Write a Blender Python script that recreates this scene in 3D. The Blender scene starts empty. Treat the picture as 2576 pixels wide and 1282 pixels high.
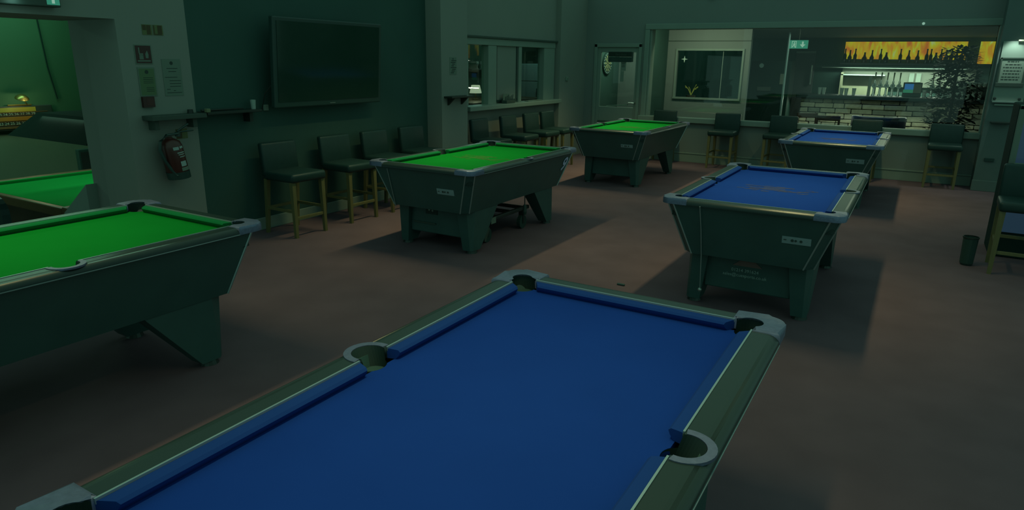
import bpy, bmesh, math, random
from mathutils import Vector, Matrix
R = math.radians
PI = math.pi
random.seed(7)
S = bpy.context.scene
COL = S.collection

# ------------------------------------------------------------------ camera
cam_d = bpy.data.cameras.new('camera')
cam_d.sensor_fit = 'HORIZONTAL'
cam_d.sensor_width = 36.0
cam_d.lens = 36.0 * 1688.33 / 2576.0
cam_d.clip_start = 0.05
cam_d.clip_end = 100
cam = bpy.data.objects.new('camera', cam_d)
COL.objects.link(cam)
yaw, pitch, roll = R(30.4856), R(16.0771), R(0.7852)
fwd = Vector((-math.sin(yaw) * math.cos(pitch), math.cos(yaw) * math.cos(pitch), -math.sin(pitch)))
rgt = Vector((math.cos(yaw), math.sin(yaw), 0))
upv = rgt.cross(fwd)
r2 = rgt * math.cos(roll) + upv * math.sin(roll)
u2 = -rgt * math.sin(roll) + upv * math.cos(roll)
M = Matrix((r2, u2, -fwd)).transposed().to_4x4()
M.translation = Vector((0, 0, 1.7653))
cam.matrix_world = M
S.camera = cam

# ------------------------------------------------------------------ exposure, world, lights
S.view_settings.view_transform = 'Standard'
S.view_settings.look = 'None'
S.view_settings.exposure = 0.0
S.view_settings.gamma = 1.0
S.view_settings.use_curve_mapping = False
world = bpy.data.worlds.new('world')
S.world = world
world.use_nodes = True
world.node_tree.nodes['Background'].inputs[0].default_value = (0.128, 0.285, 0.232, 1)
world.node_tree.nodes['Background'].inputs[1].default_value = 1.0


def area(name, loc, sx, sy, energy, color, rot=(0, 0, 0)):
    d = bpy.data.lights.new(name, 'AREA')
    d.shape = 'RECTANGLE'
    d.size = sx
    d.size_y = sy
    d.energy = energy
    d.color = color
    o = bpy.data.objects.new(name, d)
    o.location = loc
    o.rotation_euler = rot
    COL.objects.link(o)
    return o


def spot(name, loc, rot, energy, color, angle, blend=0.5, size=0.03):
    d = bpy.data.lights.new(name, 'SPOT')
    d.energy = energy
    d.color = color
    d.spot_size = R(angle)
    d.spot_blend = blend
    d.shadow_soft_size = size
    o = bpy.data.objects.new(name, d)
    o.location = loc
    o.rotation_euler = rot
    COL.objects.link(o)
    return o


def point(name, loc, energy, color, size=0.05):
    d = bpy.data.lights.new(name, 'POINT')
    d.energy = energy
    d.color = color
    d.shadow_soft_size = size
    o = bpy.data.objects.new(name, d)
    o.location = loc
    COL.objects.link(o)
    return o


TUBE = (1.0, 0.92, 0.42)
# strip lights on the ceiling, one along each pool table (their shadows show in the photograph)
for ty, e in ((1.52, 10.0), (5.85, 13.0), (10.25, 17.0)):
    area('strip_light_green_row', (-4.15, ty, 2.95), 0.10, 1.5, e, TUBE).data.spread = R(96)
for ty, e in ((1.52, 7.0), (5.76, 11.0), (10.35, 15.0)):
    area('strip_light_blue_row', (-0.90, ty, 2.95), 0.10, 1.5, e, TUBE).data.spread = R(96)
# bar room, back room, snooker room
area('bar_ceiling_light', (-0.8, 15.0, 2.40), 3.0, 1.0, 26.0, (0.75, 1.0, 0.8))
area('partition_fill', (-3.6, 12.85, 2.36), 1.5, 0.25, 14.0, (0.95, 1.0, 0.70), (R(52), 0, 0))  # added fill light, tilted to brighten the inner partition wall
area('bar_counter_strip', (-0.8, 16.50, 1.02), 3.2, 0.06, 22.0, (0.95, 1.0, 0.75), (R(-25), 0, 0))
area('back_bar_strip', (-0.5, 18.45, 1.78), 2.4, 0.08, 42.0, (0.9, 1.0, 0.82))
area('snooker_table_light', (-8.05, 5.2, 0.98), 0.9, 2.6, 14.0, (0.8, 1.0, 0.75))
area('snooker_wall_fill', (-10.1, 3.6, 2.85), 0.6, 3.5, 62.0, (0.42, 1.0, 0.65))  # added fill that lifts the snooker room's upper wall
point('back_room_fill', (-7.7, 11.6, 2.45), 9.0, (0.5, 1.0, 0.85), 0.12)  # unseen fill, added to brighten the view through the hatch panes
point('back_room_fill_far', (-7.4, 14.0, 2.45), 9.0, (0.5, 1.0, 0.9), 0.12)  # second added fill, for the far half of the back room
spot('notice_downlight', (1.03, 11.90, 2.30), (R(12), 0, 0), 18.0, (0.8, 1.0, 0.85), 75, 0.6)

# ------------------------------------------------------------------ materials
MATS = {}


def mat(name, color, rough=0.6, metal=0.0, spec=0.5, noise=0.0, scale=8.0, bump=0.0, coat=0.0, emit=None, estr=0.0,
        stretch=(1, 1, 1), color2=None):
    if name in MATS:
        return MATS[name]
    m = bpy.data.materials.new(name)
    m.use_nodes = True
    nt = m.node_tree
    b = nt.nodes['Principled BSDF']
    b.inputs['Base Color'].default_value = (*color, 1)
    b.inputs['Roughness'].default_value = rough
    b.inputs['Metallic'].default_value = metal
    b.inputs['Specular IOR Level'].default_value = spec
    b.inputs['Coat Weight'].default_value = coat
    if emit:
        b.inputs['Emission Color'].default_value = (*emit, 1)
        b.inputs['Emission Strength'].default_value = estr
    if noise or bump:
        tc = nt.nodes.new('ShaderNodeTexCoord')
        mp = nt.nodes.new('ShaderNodeMapping')
        mp.inputs['Scale'].default_value = stretch
        nz = nt.nodes.new('ShaderNodeTexNoise')
        nz.inputs['Scale'].default_value = scale
        nz.inputs['Detail'].default_value = 4
        nt.links.new(tc.outputs['Object'], mp.inputs['Vector'])
        nt.links.new(mp.outputs['Vector'], nz.inputs['Vector'])
        if noise:
            mx = nt.nodes.new('ShaderNodeMix')
            mx.data_type = 'RGBA'
            c2 = color2 or tuple(max(0, c * (1 - noise)) for c in color)
            c1 = color if color2 else tuple(c * (1 + noise) for c in color)
            mx.inputs[6].default_value = (*c1, 1)
            mx.inputs[7].default_value = (*c2, 1)
            nt.links.new(nz.outputs['Fac'], mx.inputs[0])
            nt.links.new(mx.outputs[2], b.inputs['Base Color'])
        if bump:
            bp = nt.nodes.new('ShaderNodeBump')
            bp.inputs['Strength'].default_value = bump
            bp.inputs['Distance'].default_value = 0.01
            nt.links.new(nz.outputs['Fac'], bp.inputs['Height'])
            nt.links.new(bp.outputs['Normal'], b.inputs['Normal'])
    MATS[name] = m
    return m


def glass_mat(name, refl=0.06, tint=(0.9, 0.97, 0.94)):
    m = bpy.data.materials.new(name)
    m.use_nodes = True
    nt = m.node_tree
    for n in list(nt.nodes):
        nt.nodes.remove(n)
    out = nt.nodes.new('ShaderNodeOutputMaterial')
    mix = nt.nodes.new('ShaderNodeMixShader')
    tr = nt.nodes.new('ShaderNodeBsdfTransparent')
    tr.inputs[0].default_value = (*tint, 1)
    gl = nt.nodes.new('ShaderNodeBsdfGlossy')
    gl.inputs['Roughness'].default_value = 0.02
    fr = nt.nodes.new('ShaderNodeFresnel')
    fr.inputs[0].default_value = 1.66 + refl
    ge = nt.nodes.new('ShaderNodeNewGeometry')      # only the outer face reflects; a ray leaving the pane goes straight on
    sb = nt.nodes.new('ShaderNodeMath')
    sb.operation = 'SUBTRACT'
    sb.inputs[0].default_value = 1.0
    nt.links.new(ge.outputs['Backfacing'], sb.inputs[1])
    mu = nt.nodes.new('ShaderNodeMath')
    mu.operation = 'MULTIPLY'
    nt.links.new(fr.outputs[0], mu.inputs[0])
    nt.links.new(sb.outputs[0], mu.inputs[1])
    nt.links.new(mu.outputs[0], mix.inputs[0])
    nt.links.new(tr.outputs[0], mix.inputs[1])
    nt.links.new(gl.outputs[0], mix.inputs[2])
    nt.links.new(mix.outputs[0], out.inputs[0])
    MATS[name] = m
    return m


m_carpet = mat('carpet', (0.130, 0.088, 0.106), 0.95, spec=0.1, noise=0.22, scale=3.0, bump=0.0)
m_carpet_bar = mat('carpet_bar', (0.05, 0.04, 0.03), 0.9, noise=0.2)
m_wall = mat('wall_paint', (0.225, 0.255, 0.225), 0.8, spec=0.2, noise=0.06, scale=1.5)
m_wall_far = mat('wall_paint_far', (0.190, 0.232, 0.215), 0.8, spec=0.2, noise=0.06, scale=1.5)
m_dark = mat('dark_wall_paint', (0.034, 0.088, 0.074), 0.7, spec=0.3, noise=0.15, scale=2.0)
m_trim = mat('trim_paint', (0.21, 0.28, 0.24), 0.5, spec=0.3, noise=0.05)
m_col = mat('column_paint', (0.115, 0.16, 0.15), 0.7, spec=0.2, noise=0.08)
m_black = mat('black_laminate', (0.036, 0.088, 0.082), 0.38, spec=0.45, noise=0.2, scale=5)
m_rail = mat('black_rail', (0.016, 0.032, 0.028), 0.32, spec=0.4, noise=0.08, scale=3)
m_leg = mat('black_leg', (0.034, 0.086, 0.080), 0.5, spec=0.45, noise=0.2)
m_hole = mat('pocket_liner', (0.012, 0.032, 0.028), 0.6, spec=0.4, noise=0.1)
m_cast = mat('silver_casting', (0.16, 0.19, 0.29), 0.45, metal=0.6, noise=0.25, scale=60, bump=0.15)
m_strip = mat('metal_strip', (0.40, 0.52, 0.52), 0.35, metal=0.7, noise=0.05)
m_plate = mat('coin_plate', (0.26, 0.36, 0.38), 0.5, metal=0.1, noise=0.1, scale=30)
m_green = mat('green_cloth', (0.002, 0.185, 0.022), 0.95, spec=0.05, noise=0.08, scale=4)
m_green_c = mat('green_cushion', (0.003, 0.15, 0.045), 0.9, spec=0.1, noise=0.06, scale=6)
m_blue = mat('blue_cloth', (0.008, 0.046, 0.28), 0.95, spec=0.05, noise=0.08, scale=4)
m_blue_c = mat('blue_cushion', (0.010, 0.048, 0.23), 0.9, spec=0.1, noise=0.06, scale=6)
m_snk = mat('snooker_cloth', (0.002, 0.20, 0.035), 0.95, spec=0.05, noise=0.06, scale=3)
m_emb_g = mat('emblem_on_green', (0.075, 0.16, 0.05), 0.9, spec=0.1, noise=0.4, scale=25, stretch=(1, 4, 1), color2=(0.02, 0.17, 0.02))
m_emb_b = mat('emblem_on_blue', (0.085, 0.075, 0.13), 0.9, spec=0.1, noise=0.4, scale=25, stretch=(1, 4, 1), color2=(0.02, 0.06, 0.18))
m_oak = mat('oak', (0.13, 0.125, 0.05), 0.5, noise=0.25, scale=10, stretch=(6, 6, 0.8))
m_wood = mat('varnished_wood', (0.10, 0.06, 0.025), 0.4, noise=0.3, scale=8, stretch=(1, 8, 8))
m_leather = mat('dark_leather', (0.013, 0.040, 0.036), 0.45, spec=0.35, noise=0.2, scale=20, bump=0.08)
m_screen = mat('screen_glass', (0.018, 0.046, 0.034), 0.08, spec=0.4, noise=0.05)
m_plastic = mat('black_plastic', (0.020, 0.055, 0.047), 0.4, noise=0.1)
m_red = mat('red_enamel', (0.065, 0.018, 0.014), 0.35, noise=0.1)
m_redsign = mat('red_sign', (0.050, 0.017, 0.014), 0.5, noise=0.1)
m_paper = mat('paper', (0.20, 0.27, 0.22), 0.8, noise=0.05)
m_paper_d = mat('paper_pale', (0.14, 0.20, 0.16), 0.8, noise=0.05)
m_paper_g = mat('green_paper', (0.10, 0.17, 0.085), 0.8, noise=0.05)
m_tan = mat('photoluminescent_sign', (0.12, 0.15, 0.06), 0.7, noise=0.1)
m_tan_d = mat('sign_red_brown', (0.065, 0.05, 0.02), 0.7, noise=0.1)
m_ink = mat('ink', (0.03, 0.05, 0.042), 0.8, noise=0.05)
m_shelf = mat('grey_shelf', (0.045, 0.075, 0.06), 0.6, noise=0.1)
m_dshelf = mat('dark_shelf', (0.014, 0.026, 0.021), 0.5, noise=0.1)
m_chalk = mat('chalk', (0.16, 0.2, 0.11), 0.9, noise=0.1)
m_steel = mat('steel', (0.4, 0.47, 0.43), 0.3, metal=0.8, noise=0.1)
m_dsteel = mat('dark_steel', (0.05, 0.07, 0.065), 0.4, metal=0.6, noise=0.1)
m_white_decal = mat('white_decal', (0.55, 0.58, 0.85), 0.6, noise=0.05)
m_dim_decal = mat('dim_decal', (0.30, 0.42, 0.40), 0.6, noise=0.05)
m_redfade = mat('faded_red_decal', (0.16, 0.105, 0.095), 0.6, noise=0.2)
m_dado = mat('snooker_dado', (0.10, 0.15, 0.10), 0.8, noise=0.06)
m_snkwall = mat('snooker_wall', (0.014, 0.065, 0.028), 0.8, noise=0.08, scale=2)
m_canopy = mat('canopy_cloth', (0.005, 0.016, 0.013), 0.9, spec=0.05, noise=0.1)
m_brass = mat('brass', (0.20, 0.17, 0.05), 0.35, metal=0.8, noise=0.1)
m_yellow = mat('score_yellow', (0.20, 0.19, 0.02), 0.5, noise=0.15)
m_orange = mat('score_orange', (0.20, 0.10, 0.012), 0.5, noise=0.15)
m_stone = mat('pale_stone', (0.36, 0.37, 0.27), 0.9, noise=0.35, scale=14, bump=0.3)
m_stone2 = mat('grey_stone', (0.22, 0.25, 0.20), 0.9, noise=0.35, scale=14, bump=0.3)
m_mortar = mat('mortar', (0.02, 0.03, 0.022), 0.95, noise=0.2)
m_bar = mat('bar_top', (0.012, 0.032, 0.032), 0.3, noise=0.1)
m_cream = mat('cream_panel', (0.28, 0.31, 0.20), 0.6, noise=0.12, scale=6)
m_taupe = mat('taupe_panel', (0.14, 0.17, 0.13), 0.6, noise=0.1)
m_foil = mat('foliage', (0.008, 0.022, 0.012), 0.7, noise=0.3, scale=10)
m_glassware = mat('glassware', (0.34, 0.44, 0.40), 0.1, spec=0.8, noise=0.05)
m_bottle = mat('dark_bottle', (0.02, 0.04, 0.02), 0.15, noise=0.2)
m_bottle_o = mat('amber_bottle', (0.10, 0.06, 0.015), 0.2, noise=0.2)
m_bottle_g = mat('green_bottle', (0.02, 0.09, 0.03), 0.2, noise=0.2)
m_bluel = mat('blue_leather', (0.016, 0.035, 0.06), 0.4, noise=0.2)
m_rust = mat('red_brown_wood', (0.045, 0.028, 0.018), 0.5, noise=0.3)
m_machine = mat('machine_black', (0.012, 0.034, 0.03), 0.8, spec=0.1, noise=0.1)
m_mblue = mat('machine_blue_glass', (0.010, 0.02, 0.03), 0.2, emit=(0.011, 0.026, 0.042), estr=1.0)
m_mframe = mat('machine_frame', (0.15, 0.20, 0.16), 0.5, noise=0.05)
m_fridge = mat('white_appliance', (0.25, 0.34, 0.32), 0.4, noise=0.05)
m_backroom = mat('back_room_wall', (0.05, 0.115, 0.07), 0.8, noise=0.1)
m_grey_door = mat('grey_door', (0.06, 0.08, 0.075), 0.6, noise=0.1)
m_white_b = mat('white_balls', (0.24, 0.3, 0.26), 0.2, noise=0.02)
m_yel_d = mat('dart_pale', (0.26, 0.29, 0.14), 0.8, noise=0.1)
m_glass = glass_mat('window_glass')
m_glass2 = glass_mat('door_glass')
m_exit = mat('exit_green', (0.02, 0.12, 0.08), 0.5, emit=(0.03, 0.22, 0.14), estr=0.8)
m_exit_w = mat('exit_white', (0.3, 0.4, 0.35), 0.5, emit=(0.25, 0.42, 0.33), estr=0.8)
m_tillblue = mat('till_blue', (0.01, 0.05, 0.12), 0.3, emit=(0.02, 0.10, 0.26), estr=0.9)
m_tillgreen = mat('till_green', (0.01, 0.08, 0.05), 0.3, emit=(0.02, 0.13, 0.07), estr=0.9)
m_lamp = mat('lamp_glow', (0.4, 0.45, 0.35), 0.5, emit=(0.35, 0.42, 0.28), estr=0.8)


def art_mat():
    m = bpy.data.materials.new('backlit_art')
    m.use_nodes = True
    nt = m.node_tree
    b = nt.nodes['Principled BSDF']
    tc = nt.nodes.new('ShaderNodeTexCoord')
    mp = nt.nodes.new('ShaderNodeMapping')
    mp.inputs['Scale'].default_value = (5.5, 1, 1.6)
    mp.inputs['Rotation'].default_value = (0, R(18), 0)
    nz = nt.nodes.new('ShaderNodeTexNoise')
    nz.inputs['Scale'].default_value = 1.6
    nz.inputs['Detail'].default_value = 5
    nz.inputs['Distortion'].default_value = 0.7
    cr = nt.nodes.new('ShaderNodeValToRGB')
    el = cr.color_ramp.elements
    el[0].position = 0.30
    el[0].color = (0.26, 0.07, 0.008, 1)
    el[1].position = 0.72
    el[1].color = (0.24, 0.29, 0.12, 1)
    e = el.new(0.42)
    e.color = (0.29, 0.13, 0.006, 1)
    e = el.new(0.52)
    e.color = (0.29, 0.20, 0.005, 1)
    e = el.new(0.61)
    e.color = (0.26, 0.27, 0.008, 1)
    nt.links.new(tc.outputs['Object'], mp.inputs['Vector'])
    nt.links.new(mp.outputs['Vector'], nz.inputs['Vector'])
    nt.links.new(nz.outputs['Fac'], cr.inputs['Fac'])
    nt.links.new(cr.outputs['Color'], b.inputs['Emission Color'])
    b.inputs['Emission Strength'].default_value = 1.25
    b.inputs['Base Color'].default_value = (0.02, 0.02, 0.01, 1)
    MATS['backlit_art'] = m
    return m


m_art = art_mat()


# ------------------------------------------------------------------ mesh helpers
class MB:
    def __init__(self):
        self.bm = bmesh.new()

    def _xf(self, vs, mtx):
        if mtx is not None:
            bmesh.ops.transform(self.bm, matrix=mtx, verts=vs)

    def box(self, x0, x1, y0, y1, z0, z1, bev=0.0, seg=2, mtx=None):
        r = bmesh.ops.create_cube(self.bm, size=1)
        vs = r['verts']
        bmesh.ops.scale(self.bm, vec=(x1 - x0, y1 - y0, z1 - z0), verts=vs)
        bmesh.ops.translate(self.bm, vec=((x0 + x1) / 2, (y0 + y1) / 2, (z0 + z1) / 2), verts=vs)
        if bev > 0:
            es = list({e for v in vs for e in v.link_edges})
            rr = bmesh.ops.bevel(self.bm, geom=es, offset=bev, segments=seg, profile=0.5, affect='EDGES')
            vs = list({v for f in rr['faces'] for v in f.verts} | {v for v in vs if v.is_valid})
        self._xf(vs, mtx)
        return self

    def hexa(self, bot, top):
        """bot/top: 4 points each (counter-clockwise seen from above)"""
        b = [self.bm.verts.new(p) for p in bot]
        t = [self.bm.verts.new(p) for p in top]
        n = len(b)
        self.bm.faces.new(b[::-1])
        self.bm.faces.new(t)
        for i in range(n):
            j = (i + 1) % n
            self.bm.faces.new((b[i], b[j], t[j], t[i]))
        return self

    def prism(self, pts, a, b, axis='z', bev=0.0, mtx=None):
        """extrude a 2-D polygon between a and b along axis"""
        def P(p, h):
            return {'z': (p[0], p[1], h), 'y': (p[0], h, p[1]), 'x': (h, p[0], p[1])}[axis]
        lo = [self.bm.verts.new(P(p, a)) for p in pts]
        hi = [self.bm.verts.new(P(p, b)) for p in pts]
        n = len(pts)
        fs = [self.bm.faces.new(lo[::-1]), self.bm.faces.new(hi)]
        for i in range(n):
            j = (i + 1) % n
            fs.append(self.bm.faces.new((lo[i], lo[j], hi[j], hi[i])))
        if bev > 0:
            es = [e for e in fs[1].edges]
            bmesh.ops.bevel(self.bm, geom=es, offset=bev, segments=2, profile=0.5, affect='EDGES')
        vs = [v for v in lo + hi if v.is_valid]
        self._xf(vs, mtx)
        return self

    def cyl(self, p0, p1, r0, r1=None, n=12, caps=True):
        r1 = r0 if r1 is None else r1
        p0, p1 = Vector(p0), Vector(p1)
        d = p1 - p0
        q = Vector((0, 0, 1)).rotation_difference(d.normalized()).to_matrix().to_4x4()
        q.translation = (p0 + p1) / 2
        bmesh.ops.create_cone(self.bm, cap_ends=caps, cap_tris=False, segments=n, radius1=r0, radius2=r1,
                              depth=d.length, matrix=q)
        return self

    def tube(self, pts, r, n=8):
        pts = [Vector(p) for p in pts]
        rings = []
        for i, p in enumerate(pts):
            d = (pts[min(i + 1, len(pts) - 1)] - pts[max(i - 1, 0)]).normalized()
            a = Vector((0, 0, 1)) if abs(d.z) < 0.9 else Vector((1, 0, 0))
            u = d.cross(a).normalized()
            v = d.cross(u)
            rr = r[i] if isinstance(r, (list, tuple)) else r
            rings.append([self.bm.verts.new(p + (u * math.cos(t) + v * math.sin(t)) * rr)
                          for t in [2 * PI * k / n for k in range(n)]])
        for a, b in zip(rings, rings[1:]):
            for k in range(n):
                self.bm.faces.new((a[k], a[(k + 1) % n], b[(k + 1) % n], b[k]))
        self.bm.faces.new(rings[0][::-1])
        self.bm.faces.new(rings[-1])
        return self

    def lathe(self, prof, n=16, loc=(0, 0, 0), mtx=None):
        rings = []
        new = []
        for r, z in prof:
            if r < 1e-5:
                v = self.bm.verts.new((loc[0], loc[1], loc[2] + z))
                rings.append([v])
                new.append(v)
            else:
                rg = [self.bm.verts.new((loc[0] + r * math.cos(2 * PI * k / n), loc[1] + r * math.sin(2 * PI * k / n),
                                         loc[2] + z)) for k in range(n)]
                rings.append(rg)
                new += rg
        for a, b in zip(rings, rings[1:]):
            for k in range(n):
                j = (k + 1) % n
                if len(a) == 1 and len(b) == 1:
                    continue
                if len(a) == 1:
                    self.bm.faces.new((a[0], b[j], b[k]))
                elif len(b) == 1:
                    self.bm.faces.new((a[k], a[j], b[0]))
                else:
                    self.bm.faces.new((a[k], a[j], b[j], b[k]))
        self._xf(new, mtx)
        return self

    def sphere(self, c, r, n=10):
        m = Matrix.Translation(c)
        bmesh.ops.create_uvsphere(self.bm, u_segments=n, v_segments=max(6, n // 2 + 2), radius=r, matrix=m)
        return self

    def quad(self, a, b, c, d):
        self.bm.faces.new([self.bm.verts.new(p) for p in (a, b, c, d)])
        return self

    def build(self, name, material, parent=None, smooth=False, angle=40):
        bm = self.bm
        bmesh.ops.recalc_face_normals(bm, faces=bm.faces)
        me = bpy.data.meshes.new(name)
        bm.to_mesh(me)
        bm.free()
        me.materials.append(material)
        if smooth:
            for p in me.polygons:
                p.use_smooth = True
            try:
                me.set_sharp_from_angle(angle=R(angle))
            except Exception:
                pass
        o = bpy.data.objects.new(name, me)
        COL.objects.link(o)
        if parent is not None:
            o.parent = parent
        return o


def thing(name, label, cat, loc=(0, 0, 0), rz=0.0, group=None):
    o = bpy.data.objects.new(name, None)
    o.empty_display_size = 0.1
    COL.objects.link(o)
    o.location = loc
    o.rotation_euler = (0, 0, rz)
    tag(o, label, cat, group)
    return o


def tag(o, label, cat, group=None):
    o['label'] = label
    o['category'] = cat
    if group:
        o['group'] = group
    return o


def struct(o):
    o['kind'] = 'structure'
    return o


KIDS = {}


def copy_tree(o, parent=None, mats=None):
    c = o.copy()
    COL.objects.link(c)
    c.parent = parent
    if mats and c.type == 'MESH' and c.data.materials and c.data.materials[0].name in mats:
        me = c.data.copy()
        me.materials[0] = mats[c.data.materials[0].name]
        c.data = me
    for ch in [x for x in COL.objects if x.parent == o]:
        copy_tree(ch, c, mats)
    return c


def text_mesh(name, body, size, material, parent, mtx, extrude=0.0006, align='CENTER', shear=0.0, bold=0.0):
    cu = bpy.data.curves.new(name, 'FONT')
    cu.body = body
    cu.size = size
    cu.extrude = extrude
    cu.align_x = align
    cu.align_y = 'CENTER'
    cu.resolution_u = 3
    cu.shear = shear
    cu.offset = bold
    t = bpy.data.objects.new(name + '_tmp', cu)
    COL.objects.link(t)
    dg = bpy.context.evaluated_depsgraph_get()
    dg.update()
    me = bpy.data.meshes.new_from_object(t.evaluated_get(dg))
    bpy.data.objects.remove(t)
    bpy.data.curves.remove(cu)
    me.transform(mtx)
    me.materials.clear()
    me.materials.append(material)
    o = bpy.data.objects.new(name, me)
    COL.objects.link(o)
    o.parent = parent
    return o


def facing(normal, loc):
    """matrix that stands flat text up on a vertical plane: normal '-y', '+x'"""
    if normal == '-y':
        m = Matrix(((1, 0, 0), (0, 0, -1), (0, 1, 0))).to_4x4()
    elif normal == '+x':
        m = Matrix(((0, 0, 1), (1, 0, 0), (0, 1, 0))).to_4x4()
    m.translation = Vector(loc)
    return m


def arc(cx, cy, r, a0, a1, n=10):
    return [(cx + r * math.cos(R(a0 + (a1 - a0) * i / n)), cy + r * math.sin(R(a0 + (a1 - a0) * i / n)))
            for i in range(n + 1)]


# ------------------------------------------------------------------ the setting
XL, YF = -5.85, 12.5
DROP = -0.60
struct(MB().box(XL - 0.82, 3.2, -1.2, YF + 0.2, -0.1, 0.0).build('floor', m_carpet))
struct(MB().box(-6.6, 3.2, YF + 0.2, 19.2, -0.1, 0.0).build('floor_bar', m_carpet_bar))
struct(MB().box(-11.1, XL - 0.82, -1.2, 9.0, DROP - 0.1, DROP).build('floor_snooker', m_carpet_bar))

# left wall: pale end pillar, header, dark television wall, pilaster, hatch wall, end wall
m = MB()
m.box(XL - 0.50, XL, 3.38, 4.03, 0, 3.1)
m.box(XL - 0.82, XL - 0.50, 3.43, 4.03, DROP, 3.1)
struct(m.build('wall_left_pillar', m_wall))
struct(MB().box(XL - 0.82, XL, -1.2, 3.38, 2.06, 3.1).build('wall_left_header', m_wall))
struct(MB().box(XL - 0.82, XL, 4.03, 7.57, 0, 3.1).build('wall_left_dark', m_dark))
struct(MB().box(XL - 0.4, -5.60, 7.57, 8.19, 0, 3.1).build('wall_left_pilaster', m_wall))
m = MB()
m.box(XL - 0.2, XL, 8.19, 11.40, 0, 1.06)
m.box(XL - 0.2, XL, 8.19, 11.40, 2.10, 3.1)
m.box(XL - 0.2, XL, 8.19, 8.50, 1.06, 2.10)
struct(m.build('wall_left_hatch', m_wall))
struct(MB().box(XL - 0.2, -5.75, 11.40, YF, 0, 3.1).build('wall_left_end', m_wall))
# baseboards
struct(MB().box(XL, XL + 0.02, 4.03, 7.57, 0, 0.13, 0.006).build('baseboard_left_dark', m_trim))
struct(MB().box(XL, XL + 0.02, 3.38, 4.03, 0, 0.13, 0.006).build('baseboard_left_pillar', m_trim))
struct(MB().box(XL, XL + 0.02, 8.19, 11.40, 0, 0.13, 0.006).build('baseboard_left_hatch', m_trim))
# sloping dwarf wall beside the steps down to the snooker room
m = MB()
m.prism([(-7.10, 0.27), (-6.62, 0.60), (-6.62, DROP), (-7.10, DROP)], 3.33, 3.43, 'y')
struct(m.build('trim_stair_wall', m_trim))
# snooker room shell
m = MB().box(-11.1, -10.9, -1.2, 9.0, 0.70, 3.0)
struct(m.build('wall_snooker', m_snkwall))
struct(MB().box(-11.1, -10.88, -1.2, 9.0, DROP, 0.70).build('wall_snooker_dado', m_dado))
struct(MB().box(-11.1, -6.67, 8.9, 9.0, DROP, 3.0).build('wall_snooker_end', m_snkwall))
struct(MB().box(-11.1, -6.67, -1.2, 8.9, 3.0, 3.1).build('ceiling_snooker', m_snkwall))

# far wall with a door and the long window into the bar
m = MB()
m.box(XL - 0.2, -5.56, YF, YF + 0.2, 0, 3.1)
m.box(-5.56, -4.64, YF, YF + 0.2, 2.12, 3.1)
m.box(-4.64, -4.46, YF, YF + 0.2, 0, 3.1)
m.box(-4.46, 0.86, YF, YF + 0.2, 2.37, 3.1)
m.box(-4.46, 0.86, YF, YF + 0.2, 0, 0.76)
m.box(0.86, 3.2, YF, YF + 0.2, 0, 3.1)
struct(m.build('wall_far', m_wall_far))
m = MB()
m.box(-4.64, 0.88, YF - 0.02, YF, 0, 0.15, 0.004)
m.box(-4.64, 0.88, YF - 0.03, YF, 0.15, 0.175, 0.006)
struct(m.build('baseboard_far', m_trim))
# window 1
w1 = MB()
w1.box(-4.55, 0.90, YF - 0.04, YF + 0.06, 2.36, 2.46, 0.01)
w1.box(-4.55, -4.46, YF - 0.04, YF + 0.06, 0.70, 2.36, 0.01)
w1.box(0.84, 0.90, YF - 0.04, YF + 0.06, 0.70, 2.36, 0.01)
w1o = struct(w1.build('window_1', m_trim))
MB().box(-4.58, 0.92, YF - 0.08, YF + 0.08, 0.72, 0.815, 0.012).build('window_sill', m_trim, w1o)
MB().box(-4.46, 0.84, YF + 0.05, YF + 0.06, 0.81, 2.37).build('pane', m_glass, w1o)
MB().box(-4.46, -4.43, YF + 0.0, YF + 0.2, 0.81, 2.37, 0.004).build('glazing_bead', m_trim, w1o)
MB().cyl((-0.13, YF - 0.05, 2.40), (-0.13, YF - 0.02, 2.40), 0.02, 0.02, 10).build('sensor', m_exit_w, w1o)

# door 1 (half glazed)
dm = MB()
dm.box(-5.50, -5.43, YF + 0.02, YF + 0.07, 0.01, 2.05, 0.004)
dm.box(-4.72, -4.66, YF + 0.02, YF + 0.07, 0.01, 2.05, 0.004)
dm.box(-5.43, -4.72, YF + 0.02, YF + 0.07, 1.96, 2.05, 0.004)
dm.box(-5.43, -4.72, YF + 0.02, YF + 0.07, 0.01, 0.94, 0.004)
door1 = struct(dm.build('door_1', m_trim))
fm = MB()
fm.box(-5.56, -5.50, YF - 0.02, YF + 0.1, 0, 2.11, 0.006)
fm.box(-4.66, -4.60, YF - 0.02, YF + 0.1, 0, 2.11, 0.006)
fm.box(-5.56, -4.60, YF - 0.02, YF + 0.1, 2.05, 2.12, 0.006)
fm.build('door_frame', m_trim, door1)
MB().box(-5.43, -4.72, YF + 0.04, YF + 0.05, 0.94, 1.96).build('pane', m_glass2, door1)
MB().box(-5.44, -4.71, YF - 0.005, YF + 0.02, 0.64, 0.67, 0.004).build('kick_rail', m_shelf, door1)
hm = MB().cyl((-4.69, YF - 0.03, 1.03), (-4.69, YF + 0.02, 1.03), 0.012)
hm.tube([(-4.69, YF - 0.03, 1.03), (-4.80, YF - 0.03, 1.03)], 0.009)
hm.build('door_handle', m_steel, door1)
# corridor behind the door
m = MB()
m.box(-5.95, -5.85, YF + 0.2, 14.6, 0, 2.5)
struct(m.build('wall_corridor_side', m_dark))
struct(MB().box(-5.85, -4.62, 14.5, 14.6, 0, 2.5).build('wall_corridor_end', m_col))
struct(MB().box(-4.70, -4.60, YF + 0.2, 14.6, 0, 2.5).build('wall_corridor_bar', m_dark))
struct(MB().box(-5.95, -4.60, YF + 0.2, 14.6, 2.5, 2.6).build('ceiling_corridor', m_wall))

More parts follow.
